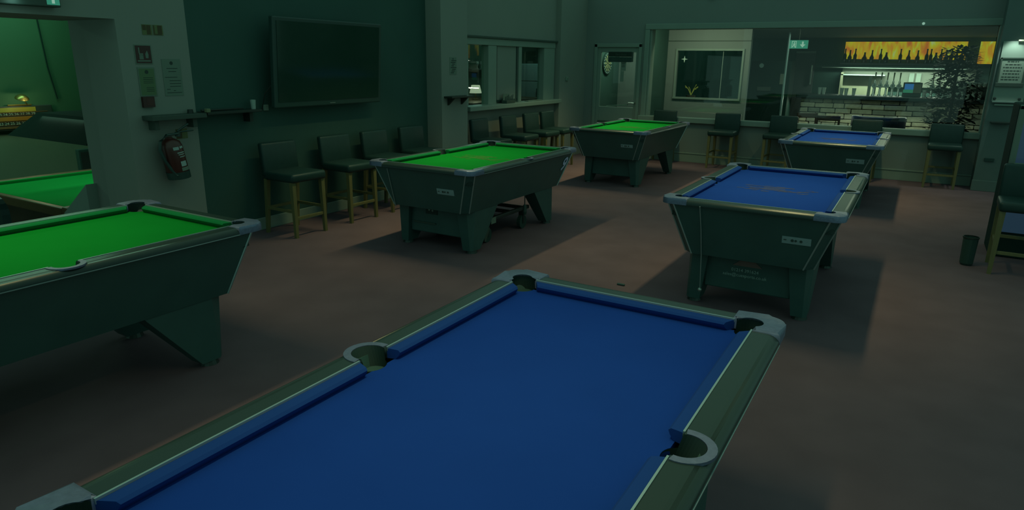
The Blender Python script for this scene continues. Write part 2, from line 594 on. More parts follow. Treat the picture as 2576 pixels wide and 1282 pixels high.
# hatch frame in the left wall
hw = MB()
hw.box(XL - 0.12, XL + 0.02, 8.50, 11.36, 2.00, 2.10, 0.006)
hw.box(XL - 0.12, XL + 0.01, 8.50, 8.57, 1.10, 2.00, 0.004)
hw.box(XL - 0.12, XL + 0.01, 9.12, 9.36, 1.10, 2.00, 0.004)
hw.box(XL - 0.12, XL + 0.01, 10.06, 10.16, 1.10, 2.00, 0.004)
hw.box(XL - 0.12, XL + 0.01, 10.95, 11.36, 1.10, 2.00, 0.004)
hw.box(XL - 0.12, XL - 0.04, 9.36, 10.06, 1.10, 2.00)
win2 = struct(hw.build('window_2', m_trim))
MB().box(XL - 0.12, XL + 0.16, 8.40, 11.40, 1.04, 1.11, 0.01).build('window_sill', m_trim, win2)
MB().box(XL - 0.09, XL - 0.08, 8.57, 9.12, 1.11, 2.00).build('pane', m_glass2, win2)
MB().box(XL - 0.09, XL - 0.08, 10.16, 10.95, 1.11, 2.00).build('pane', m_glass2, win2)
MB().box(XL, XL + 0.05, 8.30, 11.40, 2.10, 2.13, 0.004).build('head_moulding', m_shelf, win2)
# back room behind the hatch
struct(MB().box(-9.1, -9.0, 9.0, 17.2, 0, 2.7).build('wall_back_room', m_backroom))
struct(MB().box(-9.1, XL - 0.2, 17.1, 17.2, 0, 2.7).build('wall_back_room_end', m_backroom))
struct(MB().box(-9.1, XL - 0.2, 9.0, 17.2, -0.1, 0).build('floor_back_room', m_carpet_bar))
struct(MB().box(-9.1, XL - 0.2, 9.0, 17.2, 2.7, 2.8).build('ceiling_back_room', m_backroom))

# grey column at the right end of the far wall
struct(MB().box(0.86, 1.42, 12.10, YF, 0, 3.1).build('wall_right_column', m_col))
struct(MB().box(0.85, 1.43, 12.07, 12.10, 0, 0.16, 0.006).build('baseboard_right', m_col))

# bar room shell
struct(MB().box(-6.5, 3.2, 19.0, 19.2, 0, 2.6).build('wall_bar_back', m_dark))
struct(MB().box(3.1, 3.2, YF + 0.2, 19.0, 0, 2.6).build('wall_bar_right', m_dark))
struct(MB().box(-4.60, 3.1, YF + 0.2, 19.0, 2.42, 2.6).build('ceiling_bar', m_col))
m = MB()
m.box(-4.60, -4.40, 14.0, 14.12, 0, 2.42)
m.box(-4.40, -3.08, 14.0, 14.12, 2.03, 2.42)
m.box(-4.40, -3.08, 14.0, 14.12, 0, 1.10)
m.box(-3.08, -2.96, 14.0, 14.12, 0, 2.42)
struct(m.build('wall_bar_partition', m_wall_far))
w3 = MB()
w3.box(-4.42, -3.06, 13.97, 14.0, 2.02, 2.06, 0.004)
w3.box(-4.42, -3.06, 13.95, 14.0, 1.07, 1.11, 0.004)
w3.box(-3.10, -3.06, 13.97, 14.0, 1.10, 2.03, 0.004)
w3.box(-4.42, -4.38, 13.97, 14.0, 1.10, 2.03, 0.004)
win3 = struct(w3.build('window_3', m_trim))
MB().box(-4.38, -3.10, 14.04, 14.05, 1.10, 2.03).build('pane', m_glass2, win3)
MB().box(-3.48, -3.47, 14.02, 14.04, 1.10, 2.03).build('glazing_bar', m_trim, win3)
struct(MB().box(-4.6, -2.96, 13.98, 14.0, 2.20, 2.215).build('trim_1', m_shelf))
# door 2, grey, at the back of the bar
d2 = struct(MB().box(-2.86, -2.40, 18.90, 18.96, 0, 2.06, 0.006).build('door_2', m_grey_door))
MB().box(-2.86, -2.40, 18.86, 18.92, 2.06, 2.11, 0.004).build('door_frame', m_trim, d2)
MB().box(-2.47, -2.43, 18.84, 18.88, 1.30, 1.78, 0.008).build('door_handle', m_steel, d2)

# ------------------------------------------------------------------ pool tables
def rail_profile(w, zt=0.832, zb=0.795):
    """section (offset outward from the trim line, height)"""
    p = [(0, zb), (0, zt - 0.002), (0.004, zt), (w * 0.55, zt)]
    for i in range(1, 7):
        a = R(90 - 90 * i / 6)
        p.append((w * 0.55 + w * 0.45 * math.cos(a), zt - 0.030 + 0.030 * math.sin(a)))
    p.append((w, zb))
    return p


XT, YT, XO, YO = 0.51, 0.976, 0.612, 1.078
PR = 0.058


def bool_cut(o, cutter):
    md = o.modifiers.new('b', 'BOOLEAN')
    md.operation = 'DIFFERENCE'
    md.object = cutter
    md.solver = 'EXACT'
    dg = bpy.context.evaluated_depsgraph_get()
    dg.update()
    me = bpy.data.meshes.new_from_object(o.evaluated_get(dg))
    o.modifiers.clear()
    old = o.data
    o.data = me
    me.name = o.name


def liner(cx, cy, mid, half, rb=PR - 0.003, shift=0.0, zb=0.70):
    """black pocket cup: high wall on the rail side, bed-high wall on the cloth side, and a bottom"""
    m_ = MB()
    for a0, a1, zt in ((mid - half, mid + half, 0.8335), (mid + half, mid + 360 - half, 0.7915)):
        p = arc(cx, cy, PR - 0.0015, a0, a1, 20)
        q = arc(cx + shift, cy, rb, a0, a1, 20)
        for i in range(20):
            m_.quad((*q[i], zb), (*q[i + 1], zb), (*p[i + 1], zt), (*p[i], zt))
    m_.bm.faces.new([m_.bm.verts.new((x, y, zb)) for x, y in arc(cx + shift, cy, rb + 0.002, 0, 360, 24)[:-1]])
    return m_


def make_table(name, label):
    t = thing(name, label, 'pool table')
    # cabinet: sides taper inward, corners chamfered
    ct, cb = (0.583, 1.052, 0.80), (0.447, 0.945, 0.415)
    k = 0.06

    def octo(c, k):
        x, y, z = c
        return [(-x + k, -y, z), (x - k, -y, z), (x, -y + k, z), (x, y - k, z), (x - k, y, z), (-x + k, y, z),
                (-x, y - k, z), (-x, -y + k, z)]
    T, B = octo(ct, k), octo(cb, k)
    core = MB()
    core.hexa([(p[0] * 0.97, p[1] * 0.985, p[2] + 0.004) for p in B], [(p[0] * 0.955, p[1] * 0.98, 0.768) for p in T])
    core.build('carcass', m_leg, t)

    def slab(i, j, th=0.02):
        a, b, c, d = Vector(B[i]), Vector(B[j]), Vector(T[j]), Vector(T[i])
        n = (b - a).cross(d - a).normalized()
        if n.dot(Vector((a.x + b.x, a.y + b.y, 0))) < 0:
            n = -n
        q = [a, b, c, d]
        m_ = MB()
        vo = [m_.bm.verts.new(p) for p in q]
        vi = [m_.bm.verts.new(p - n * th) for p in q]
        m_.bm.faces.new(vo)
        m_.bm.faces.new(vi[::-1])
        for s in range(4):
            m_.bm.faces.new((vo[s], vi[s], vi[(s + 1) % 4], vo[(s + 1) % 4]))
        return m_
    slab(0, 1).build('end_panel', m_black, t)
    slab(2, 3).build('side_panel', m_black, t)
    slab(4, 5).build('end_panel', m_black, t)
    slab(6, 7).build('side_panel', m_black, t)
    for i, j in ((1, 2), (3, 4), (5, 6), (7, 0)):
        slab(i, j).build('corner_post', m_leg, t)
    for i in range(8):
        a, b = Vector(B[i]), Vector(T[i])
        o = Vector((a.x, a.y, 0)).normalized() * 0.002
        MB().tube([a + o, b + o], 0.006, 6).build('edge_strip', m_strip, t)
    # legs with feet
    for sx in (-1, 1):
        for sy in (-1, 1):
            m_ = MB()
            top = [(0.28, 0.36), (0.44, 0.36), (0.44, 0.78), (0.40, 0.86), (0.28, 0.86)]
            bot = [(0.33, 0.68), (0.435, 0.68), (0.435, 0.80), (0.41, 0.825), (0.33, 0.825)]
            f = lambda p, z: (sx * p[0], sy * p[1], z)
            tt = [f(p, 0.43) for p in top]
            bb = [f(p, 0.03) for p in bot]
            if sx * sy < 0:
                tt, bb = tt[::-1], bb[::-1]
            m_.hexa(bb, tt)
            lg = m_.build('leg', m_leg, t)
            MB().cyl((sx * 0.385, sy * 0.755, 0.0), (sx * 0.385, sy * 0.755, 0.035), 0.055, 0.045, 14).build(
                'foot', m_dsteel, lg)
    # ball return box at the near end
    MB().box(-0.31, 0.31, -0.80, -0.60, 0.14, 0.43, 0.01).build('ball_return_box', m_leg, t)
    # bed cloth: rectangle with pocket notches
    bx, by = 0.495, 0.962
    pts = []
    pts += arc(bx, by, PR, 180, 270)[::-1][:0]
    def corner(cx, cy, a0, a1):
        return arc(cx, cy, PR, a0, a1, 8)
    pts += corner(bx, by, 270, 180)
    pts += corner(-bx, by, 360, 270)
    pts += arc(-0.53, 0, PR, 40, -40, 8)
    pts += corner(-bx, -by, 90, 0)
    pts += corner(bx, -by, 180, 90)
    pts += arc(0.53, 0, PR, 220, 140, 8)
    bed = MB().prism(pts, 0.772, 0.792, 'z').build('bed_cloth', m_green, t)
    # cushions: sections with angled ends
    sec = [(0.0, 0.826), (-0.006, 0.829), (-0.038, 0.826), (-0.046, 0.818), (-0.040, 0.806), (-0.030, 0.793), (0.0, 0.793)]

    def cushion(axis, sgn, a, b, ia, ib):
        """run from a to b along the edge; ia/ib pull the nose back at the pocket mouths"""
        m_ = MB()
        rings = []
        for s, ins in ((a, ia), (b, ib)):
            rg = []
            for o_, z in sec:
                pos = s + ins * (-o_ / 0.046)
                rg.append((sgn * (XT + o_), pos, z) if axis == 'x' else (pos, sgn * (YT + o_), z))
            rings.append([m_.bm.verts.new(p) for p in rg])
        n = len(sec)
        for i in range(n):
            j = (i + 1) % n
            m_.bm.faces.new((rings[0][i], rings[0][j], rings[1][j], rings[1][i]))
        m_.bm.faces.new(rings[0])
        m_.bm.faces.new(rings[1][::-1])
        return m_
    for sg in (-1, 1):
        cushion('x', sg, 0.066, YT - 0.078, 0.014, -0.030).build('cushion', m_green_c, t)
        cushion('x', sg, -YT + 0.078, -0.066, 0.030, -0.014).build('cushion', m_green_c, t)
        cushion('y', sg, -XT + 0.078, XT - 0.078, 0.030, -0.030).build('cushion', m_green_c, t)
    # rails
    cut = MB().cyl((-0.53, 0, 0.5), (-0.53, 0, 1.0), PR + 0.001, n=28).build('cut', m_leg)
    cut2 = MB().cyl((0.53, 0, 0.5), (0.53, 0, 1.0), PR + 0.001, n=28).build('cut', m_leg)
    for sg, cu in ((-1, cut), (1, cut2)):
        pr = [(sg * (XT + o_), z) for o_, z in rail_profile(XO - XT)]
        o = MB().prism(pr, -YO + 0.19, YO - 0.19, 'y').build('long_rail', m_rail, t, True, 35)
        bool_cut(o, cu)
        for p in o.data.polygons:
            p.use_smooth = p.normal.z < 0.995
        pe = [(sg * (YT + o_), z) for o_, z in rail_profile(YO - YT)]
        er = MB().prism(pe, -XO + 0.19, XO - 0.19, 'x').build('end_rail', m_rail, t, True, 35)
        for p in er.data.polygons:
            p.use_smooth = p.normal.z < 0.995
        # pale trim between rail and cushion
        MB().box(*sorted((sg * (XT - 0.003), sg * (XT + 0.003))), 0.066, YT - 0.078, 0.82, 0.8345).build('trim_strip', m_strip, t)
        MB().box(*sorted((sg * (XT - 0.003), sg * (XT + 0.003))), -YT + 0.078, -0.066, 0.82, 0.8345).build('trim_strip', m_strip, t)
        MB().box(-XT + 0.078, XT - 0.078, *sorted((sg * (YT - 0.003), sg * (YT + 0.003))), 0.82, 0.8345).build('trim_strip', m_strip, t)
        MB().box(*sorted((sg * (XO - 0.004), sg * (XO + 0.002))), -YO + 0.19, YO - 0.19, 0.795, 0.800).build('lower_trim', m_strip, t)
        # middle pocket: crescent and liner
        cr = arc(sg * 0.53, 0, 0.083, 90 - sg * 90 - 100, 90 - sg * 90 + 100, 18) if sg > 0 else arc(-0.53, 0, 0.083, 80, 280, 18)
        ci = arc(sg * 0.53, 0, PR, -100, 100, 18) if sg > 0 else arc(-0.53, 0, PR, 80, 280, 18)
        MB().prism(cr + ci[::-1], 0.826, 0.835, 'z').build('pocket_ring', m_cast, t)
        liner(sg * 0.53, 0, (0 if sg > 0 else 180), 107, 0.042, -sg * 0.03, 0.735).build('pocket_liner', m_hole, t, True)
    bpy.data.objects.remove(cut)
    bpy.data.objects.remove(cut2)
    # corner castings and liners
    for sx in (-1, 1):
        for sy in (-1, 1):
            pcx, pcy = XT - 0.015, YT - 0.015
            q = []
            q += [(XO, YO - 0.192)]
            q += arc(XO - 0.075, YO - 0.075, 0.075, 0, 90, 8)
            q += [(XO - 0.192, YO), (XO - 0.192, YT)]
            dx = math.sqrt(PR ** 2 - 0.015 ** 2)
            a0 = math.degrees(math.atan2(0.015, -dx))
            a1 = math.degrees(math.atan2(-dx, 0.015))
            q += arc(pcx, pcy, PR, a0, a1, 14)
            q += [(XT, YO - 0.192)]
            q = [(sx * a, sy * b) for a, b in q]
            if sx * sy < 0:
                q = q[::-1]
            MB().prism(q, 0.794, 0.839, 'z', 0.014).build('corner_casting', m_cast, t, True, 30)
            liner(sx * pcx, sy * pcy, math.degrees(math.atan2(sy, sx)), 122).build('pocket_liner', m_hole, t, True)
    return t


def end_plate(t, x0, x1, z0, z1, y=-1.0):
    """coin mechanism plate on the near end panel"""
    # end panel slopes: y at height z
    def yy(z):
        return -1.052 + (0.80 - z) / (0.80 - 0.415) * 0.107 - 0.004
    m_ = MB()
    m_.hexa([(x0, yy(z0), z0), (x1, yy(z0), z0), (x1, yy(z0) + 0.006, z0), (x0, yy(z0) + 0.006, z0)],
            [(x0, yy(z1), z1), (x1, yy(z1), z1), (x1, yy(z1) + 0.006, z1), (x0, yy(z1) + 0.006, z1)])
    p = m_.build('coin_plate', m_plate, t)
    zc = (z0 + z1) / 2
    w = x1 - x0
    for fx, r, nm in ((0.36, 0.010, 'lock'), (0.48, 0.008, 'lock'), (0.66, 0.009, 'push_button')):
        MB().cyl((x0 + w * fx, yy(zc) - 0.004, zc), (x0 + w * fx, yy(zc) + 0.002, zc), r, r, 10).build(nm, m_ink, p)
    MB().box(x0 + w * 0.06, x0 + w * 0.16, yy(zc) - 0.003, yy(zc) + 0.002, zc - 0.002, zc + 0.004).build('coin_slot', m_ink, p)


tableF = make_table('pool_table', 'blue pool table filling the foreground, nearest the camera')
proto = tableF
BLUE = {'green_cloth': m_blue, 'green_cushion': m_blue_c}
tG2 = copy_tree(proto)
tG1 = copy_tree(proto)
tG3 = copy_tree(proto)
tB2 = copy_tree(proto, None, BLUE)
tB3 = copy_tree(proto, None, BLUE)
for o in [x for x in COL.objects if x.parent == proto]:
    if o.type == 'MESH' and o.data.materials[0].name in BLUE:
        me = o.data.copy()
        me.materials[0] = BLUE[o.data.materials[0].name]
        o.data = me
for o, (x, y), lab in ((tableF, (-0.912, 1.524), None),
                       (tB2, (-0.90, 5.76), 'blue pool table with a phone number on its near end, second of the blue row'),
                       (tB3, (-0.895, 10.353), 'farthest blue pool table, in front of the long bar window'),
                       (tG3, (-3.823, 1.512), 'green pool table at the left edge, cut off by the frame'),
                       (tG2, (-3.859, 5.894), 'green pool table with a white number 9 on its side'),
                       (tG1, (-3.828, 10.198), 'farthest green pool table, in front of the half-glazed door')):
    o.location = (x, y, 0)
    if lab:
        o['label'] = lab
    o['group'] = 'pool tables'
end_plate(tB2, 0.235, 0.42, 0.60, 0.652)
end_plate(tB3, 0.215, 0.42, 0.60, 0.657)
end_plate(tG2, 0.17, 0.36, 0.585, 0.64)
end_plate(tG1, 0.215, 0.395, 0.595, 0.64)


def emblem(t, m_, s=1.0):
    """worn winged emblem printed on the cloth"""
    e = MB()
    rnd = random.Random(3)
    z = 0.7925
    for i in range(46):
        a = rnd.uniform(0, 2 * PI)
        q_ = math.sqrt(rnd.random())
        cx, cy = 0.34 * s * q_ * math.cos(a), 0.17 * s * q_ * math.sin(a)
        hl = rnd.uniform(0.03, 0.085) * s * (1.25 - q_)  + 0.012
        hh = rnd.uniform(0.006, 0.014) * s
        e.prism([(cx - hl, cy - hh), (cx + hl, cy - hh * 0.3), (cx + hl * 0.9, cy + hh), (cx - hl * 0.8, cy + hh * 0.6)], z + i * 0.00001, z + 0.0003 + i * 0.00001, 'z')
    return e.build('printed_emblem', m_, t)


for t_, mm, s_ in ((tG2, m_emb_g, 1.0), (tG1, m_emb_g, 0.9), (tB2, m_emb_b, 0.95), (tB3, m_emb_b, 0.85)):
    emblem(t_, mm, s_)['kind'] = 'stuff'

# number 9 on the side of the green table (the side panel leans inward)
lean = math.atan2(0.583 - 0.447, 0.80 - 0.415)
mt = Matrix.Translation((0.447 + (0.665 - 0.415) * 0.3532 + 0.006, 0.850, 0.665)) @ Matrix.Rotation(lean, 4, 'Y') @ facing('+x', (0, 0, 0))
text_mesh('number_decal', '9', 0.215, m_white_decal, tG2, mt, 0.001, shear=0.22, bold=0.004)
# phone number and web address under a faded hill logo on the near end of the blue table
yb = -0.804
text_mesh('phone_decal', '01214 391624', 0.034, m_dim_decal, tB2, facing('-y', (-0.02, yb, 0.300)), 0.0005)
text_mesh('address_decal', 'sales@cuesports.co.uk', 0.034, m_dim_decal, tB2, facing('-y', (-0.02, yb, 0.262)), 0.0005)
lg = MB()
lg.prism([(-0.11, 0.335), (-0.03, 0.40), (0.0, 0.372), (0.03, 0.392), (0.10, 0.335)], yb - 0.001, yb + 0.002, 'y')
lg.build('hill_logo', m_redfade, tB2)
# ball window and white balls in the green table's return box
wb = MB().box(-0.12, 0.02, -0.806, -0.796, 0.33, 0.40).build('ball_window', m_hole, tG2)
for i, (bx_, bz_) in enumerate(((-0.075, 0.372), (-0.035, 0.368), (-0.068, 0.395))):
    MB().sphere((bx_, -0.806, bz_), 0.011, 8).build('ball', m_white_b, wb)
tr = MB().box(-0.27, 0.0, -0.815, -0.80, 0.235, 0.245).build('tray_lip', m_shelf, tG2)

# hanging chalk cords, part of their tables
c = MB().tube([(-0.32, -1.085, 0.80), (-0.315, -1.015, 0.62), (-0.31, -0.962, 0.42), (-0.305, -0.93, 0.15)], 0.0035, 6).build('chalk_cord', m_strip, tB2)
MB().sphere((-0.305, -0.93, 0.14), 0.016, 10).build('chalk_holder', m_steel, c)
MB().tube([(-0.37, -1.06, 0.78), (-0.37, -1.008, 0.60), (-0.37, -0.952, 0.40)], 0.0035, 6).build('chalk_cord', m_strip, tG2)

# brush hanging under the numbered table
b = thing('table_brush', 'small dark brush hanging under the far end of the green table numbered 9', 'brush', (-3.42, 6.06, 0.24))
MB().tube([(0, 0, 0.17), (0, 0, 0.06)], 0.006, 6).build('handle', m_dsteel, b)
MB().lathe([(0, 0.08), (0.018, 0.07), (0.024, 0.0), (0.018, -0.03), (0, -0.035)], 10).build('bristle_head', m_plastic, b)
# low trolley on the floor under the numbered table
tr = thing('table_trolley', 'low dark metal trolley parked under the green table numbered 9', 'trolley', (-3.86, 5.90, 0))
for sx in (-0.31, 0.31):
    MB().box(sx - 0.02, sx + 0.02, -0.46, 0.46, 0.21, 0.25, 0.008).build('side_rail', m_dsteel, tr)
for yy in (-0.42, -0.15, 0.15, 0.42):
    MB().box(-0.31, 0.31, yy - 0.02, yy + 0.02, 0.20, 0.235, 0.006).build('cross_bar', m_dsteel, tr)
for sx in (-0.29, 0.29):
    for yy in (-0.36, 0.36):
        w = MB().cyl((sx - 0.02, yy, 0.075), (sx + 0.02, yy, 0.075), 0.075, 0.075, 18).build('wheel', m_plastic, tr)
        MB().box(sx - 0.03, sx + 0.03, yy - 0.015, yy + 0.015, 0.06, 0.21).build('wheel_fork', m_dsteel, tr)
MB().box(0.331, 0.334, -0.33, -0.24, 0.185, 0.248).build('paper_tag', m_paper_d, tr)
MB().hexa([(0.335, -0.46, 0.03), (0.338, -0.46, 0.03), (0.338, -0.43, 0.03), (0.335, -0.43, 0.03)],
          [(0.335, -0.46, 0.16), (0.338, -0.46, 0.16), (0.338, -0.36, 0.16), (0.335, -0.36, 0.16)]).build('paper_tag', m_shelf, tr)

# ------------------------------------------------------------------ bar stools
def make_stool():
    t = thing('bar_stool', '', 'bar stool')
    # legs
    for sx in (-1, 1):
        m_ = MB()
        a, b_ = 0.023, 0.016
        m_.hexa([(sx * 0.195 - b_, -0.20 - b_, 0), (sx * 0.195 + b_, -0.20 - b_, 0), (sx * 0.195 + b_, -0.20 + b_, 0), (sx * 0.195 - b_, -0.20 + b_, 0)],
                [(sx * 0.190 - a, -0.19 - a, 0.575), (sx * 0.190 + a, -0.19 - a, 0.575), (sx * 0.190 + a, -0.19 + a, 0.575), (sx * 0.190 - a, -0.19 + a, 0.575)])
        m_.build('leg', m_oak, t)
        m_ = MB()
        m_.hexa([(sx * 0.195 - b_, 0.235 - b_, 0), (sx * 0.195 + b_, 0.235 - b_, 0), (sx * 0.195 + b_, 0.235 + b_, 0), (sx * 0.195 - b_, 0.235 + b_, 0)],
                [(sx * 0.190 - a, 0.19 - a, 0.575), (sx * 0.190 + a, 0.19 - a, 0.575), (sx * 0.190 + a, 0.19 + a, 0.575), (sx * 0.190 - a, 0.19 + a, 0.575)])
        m_.build('leg', m_oak, t)
        MB().box(sx * 0.193 - 0.010, sx * 0.193 + 0.010, -0.19, 0.22, 0.255, 0.285, 0.003).build('stretcher', m_oak, t)
    MB().box(-0.19, 0.19, -0.208, -0.186, 0.185, 0.215, 0.003).build('stretcher', m_oak, t)
    MB().box(-0.19, 0.19, 0.205, 0.225, 0.255, 0.285, 0.003).build('stretcher', m_oak, t)
    # seat: slightly dished pad
    s = MB()
    s.box(-0.225, 0.225, -0.235, 0.20, 0.565, 0.655, 0.028, 3)
    s.build('seat', m_leather, t, True, 50)
    # back: padded slab leaning back a little
    bk = MB()
    bk.box(-0.222, 0.222, 0.165, 0.235, 0.60, 0.935, 0.022, 3)
    for v in bk.bm.verts:
        if v.co.z > 0.66:
            v.co.y += (v.co.z - 0.66) * 0.16
            v.co.y += 0.012 * (v.co.x / 0.22) ** 2 * -1
    bk.build('backrest', m_leather, t, True, 50)
    MB().box(-0.20, 0.20, 0.176, 0.182, 0.63, 0.634).build('back_seam', m_plastic, t)
    return t


st0 = make_stool()
spots = []
for y, lab in ((4.80, 'dark leather bar stool nearest the television wall\'s pale pillar, oak legs lit'),
               (5.60, 'dark bar stool under the television, second from the pale pillar'),
               (6.28, 'dark bar stool behind the numbered green table, third along the dark wall'),
               (6.98, 'dark bar stool at the far end of the dark wall, mostly hidden')):
    spots.append(((-5.46, y), R(90), lab, 'bar stools along the dark wall'))
for y, lab in ((8.52, 'dark bar stool under the hatch, nearest the small bracket shelf'),
               (9.36, 'dark bar stool under the hatch\'s black-framed board, second of four'),
               (10.10, 'dark bar stool under the hatch, third of four'),
               (10.70, 'dark bar stool under the hatch, farthest of four, beside the farthest green table')):
    spots.append(((-5.40, y), R(90), lab, 'bar stools below the hatch'))
for x, lab in ((-4.03, 'dark bar stool behind the farthest green table, only its back showing'),
               (-2.88, 'dark bar stool with oak legs standing free between the two farthest tables'),
               (-1.95, 'dark bar stool at the left corner of the farthest blue table'),
               (-0.68, 'dark bar stool whose back rises behind the farthest blue table'),
               (0.43, 'dark bar stool with oak legs at the right end of the long window')):
    spots.append(((x, 12.16), 0.0, lab, 'bar stools below the long window'))
spots.append(((0.965, 7.30), R(-2), 'dark bar stool at the right edge in front of the blue-lit machine', 'bar stools'))
for i, ((x, y), rz, lab, grp) in enumerate(spots):
    o = st0 if i == 0 else copy_tree(st0)
    o.location = (x, y, 0)
    o.rotation_euler.z = rz + R(random.uniform(-3, 3)) if i < 12 else rz
    o['label'] = lab
    o['group'] = grp

# ------------------------------------------------------------------ left wall objects
# television
tv = thing('television', 'large black flat television on the dark wall', 'television', (-5.66, 5.60, 1.72), R(90))
mt_tilt = Matrix.Rotation(R(4), 4, 'X')
m_ = MB()
m_.box(-0.80, 0.80, -0.03, 0.03, -0.45, 0.45, 0.012, 2, mt_tilt)
m_.build('housing', m_plastic, tv)
m_ = MB()
m_.box(-0.755, 0.755, -0.036, -0.028, -0.39, 0.41, 0.0, 2, mt_tilt)
m_.build('screen', m_screen, tv)
m_ = MB()
m_.box(-0.04, 0.04, -0.037, -0.028, -0.428, -0.420, 0.0, 2, mt_tilt)
m_.build('logo_badge', m_steel, tv)
MB().box(-0.25, 0.25, 0.03, 0.19, -0.2, 0.2, 0.01).build('wall_bracket', m_dsteel, tv)
MB().tube([(-0.78, 0.03, -0.20), (-0.83, 0.10, -0.30), (-0.83, 0.17, -0.47)], 0.006, 6).build('cable', m_dshelf, tv)
k = MB().box(XL, XL + 0.02, 4.80, 4.86, 1.24, 1.30, 0.004).build('wall_socket', m_paper)
tag(k, 'small pale socket on the dark wall below the television\'s near corner', 'socket')

# ledge shelves and what is on them
s = MB().box(XL, XL + 0.16, 3.50, 4.03, 1.225, 1.265, 0.004).build('wall_shelf', m_shelf)
tag(s, 'narrow grey drinks shelf on the pale pillar above the extinguisher', 'shelf')
MB().box(XL, XL + 0.10, 3.55, 3.59, 1.14, 1.225).build('bracket', m_shelf, s)
MB().box(XL, XL + 0.10, 3.92, 3.96, 1.14, 1.225).build('bracket', m_shelf, s)
s = MB().box(XL, XL + 0.16, 4.04, 4.66, 1.245, 1.27, 0.004).build('wall_shelf', m_dshelf)
tag(s, 'narrow dark drinks shelf on the dark wall left of the television', 'shelf')
MB().box(XL, XL + 0.10, 4.55, 4.59, 1.15, 1.245).build('bracket', m_dshelf, s)
k = MB().box(XL + 0.125, XL + 0.165, 4.03, 4.07, 1.2701, 1.305, 0.004).build('chalk_cube', m_chalk)
k.location = (0, 0, 0)
tag(k, 'small pale chalk cube at the junction of the two wall shelves', 'chalk')
k = thing('drinks_glass', 'small glass at the far end of the dark wall shelf', 'glass', (XL + 0.08, 4.62, 1.2705))
MB().lathe([(0, 0), (0.022, 0), (0.028, 0.09), (0.025, 0.09), (0.020, 0.006), (0, 0.006)], 12).build('bowl', m_glassware, k)
k = MB().cyl((XL + 0.06, 3.93, 1.2655), (XL + 0.06, 3.93, 1.30), 0.028, 0.024, 12).build('ashtray', m_dshelf)
tag(k, 'small round dark pot on the pale pillar shelf', 'pot')
cue = MB().tube([(XL + 0.05, 4.05, 1.281), (XL + 0.05, 4.52, 1.281)], [0.010, 0.006], 8).build('pool_cue', m_dshelf)
tag(cue, 'short dark cue lying on the dark wall shelf', 'cue')

# fire extinguisher
ex = thing('fire_extinguisher', 'red fire extinguisher with black hose and base on the pale pillar', 'fire extinguisher', (XL + 0.118, 3.705, 0.715), R(90))
ex.scale = (1.2, 1.2, 0.92)
rot = Matrix.Rotation(R(-7), 4, 'Y')
MB().lathe([(0, 0.03), (0.075, 0.03), (0.08, 0.05), (0.08, 0.30), (0.070, 0.345), (0.04, 0.372), (0.026, 0.38), (0.026, 0.395), (0, 0.395)], 20, mtx=rot).build('cylinder', m_red, ex, True, 50)
MB().lathe([(0, -0.015), (0.082, -0.015), (0.084, 0.055), (0.079, 0.055), (0.079, 0.0), (0, 0.0)], 20, mtx=rot).build('base_skirt', m_plastic, ex, True)
v = MB()
v.cyl((0.027, 0, 0.39), (0.03, 0, 0.43), 0.02, 0.02, 10)
v.tube([(0.03, 0, 0.43), (0.09, -0.01, 0.435), (0.15, -0.015, 0.44)], 0.008, 6)
v.tube([(0.03, 0, 0.44), (0.07, -0.01, 0.475), (0.115, -0.015, 0.505)], 0.009, 6)
v.build('valve_lever', m_plastic, ex)
MB().tube([(0.01, -0.03, 0.42), (-0.08, -0.03, 0.415), (-0.135, -0.03, 0.36), (-0.145, -0.03, 0.28), (-0.115, -0.03, 0.17), (-0.075, -0.04, 0.07), (-0.05, -0.06, 0.02)], 0.012, 8).build('hose', m_plastic, ex, True)
for (a0, a1, z0, z1) in ((-25, 5, 0.275, 0.305), (10, 35, 0.285, 0.305), (-10, 35, 0.24, 0.25), (-6, 35, 0.222, 0.23), (-2, 35, 0.20, 0.208), (-5, 30, 0.11, 0.16)):
    m_ = MB()
    p0 = [(0.0815 * math.sin(R(a0 + (a1 - a0) * i / 4)), -0.0815 * math.cos(R(a0 + (a1 - a0) * i / 4))) for i in range(5)]
    for (xa, ya), (xb, yb_) in zip(p0, p0[1:]):
        m_.quad((xa, ya, z0), (xb, yb_, z0), (xb, yb_, z1), (xa, ya, z1))
    bmesh.ops.transform(m_.bm, matrix=rot, verts=m_.bm.verts)
    m_.build('instruction_print', m_dim_decal, ex)
m_ = MB()
p0 = [(0.082 * math.sin(R(-8 + 50 * i / 5)), -0.082 * math.cos(R(-8 + 50 * i / 5))) for i in range(6)]
for (xa, ya), (xb, yb_) in zip(p0, p0[1:]):
    m_.quad((xa, ya, 0.065), (xb, yb_, 0.065), (xb, yb_, 0.10), (xa, ya, 0.10))
bmesh.ops.transform(m_.bm, matrix=rot, verts=m_.bm.verts)
m_.build('service_label', m_paper_d, ex)
MB().box(-0.03, 0.03, 0.06, 0.094, 0.25, 0.33).build('wall_hook', m_dsteel, ex)


def wall_sign(name, label, cat, y0, y1, z0, z1, material, th=0.005, marks=(), mm=None, name_m='print', x=XL):
    """flat sign on the left wall (plane x); marks are (fy0, fy1, fz0, fz1) fractions"""
    o = MB().box(x, x + th, y0, y1, z0, z1).build(name, material)
    tag(o, label, cat)
    if marks:
        d = MB()
        w, h = y1 - y0, z1 - z0
        for a, b_, c_, e in marks:
            d.box(x + th, x + th + 0.001, y0 + w * a, y0 + w * b_, z0 + h * c_, z0 + h * e)
        d.build(name_m, mm, o)
    return o


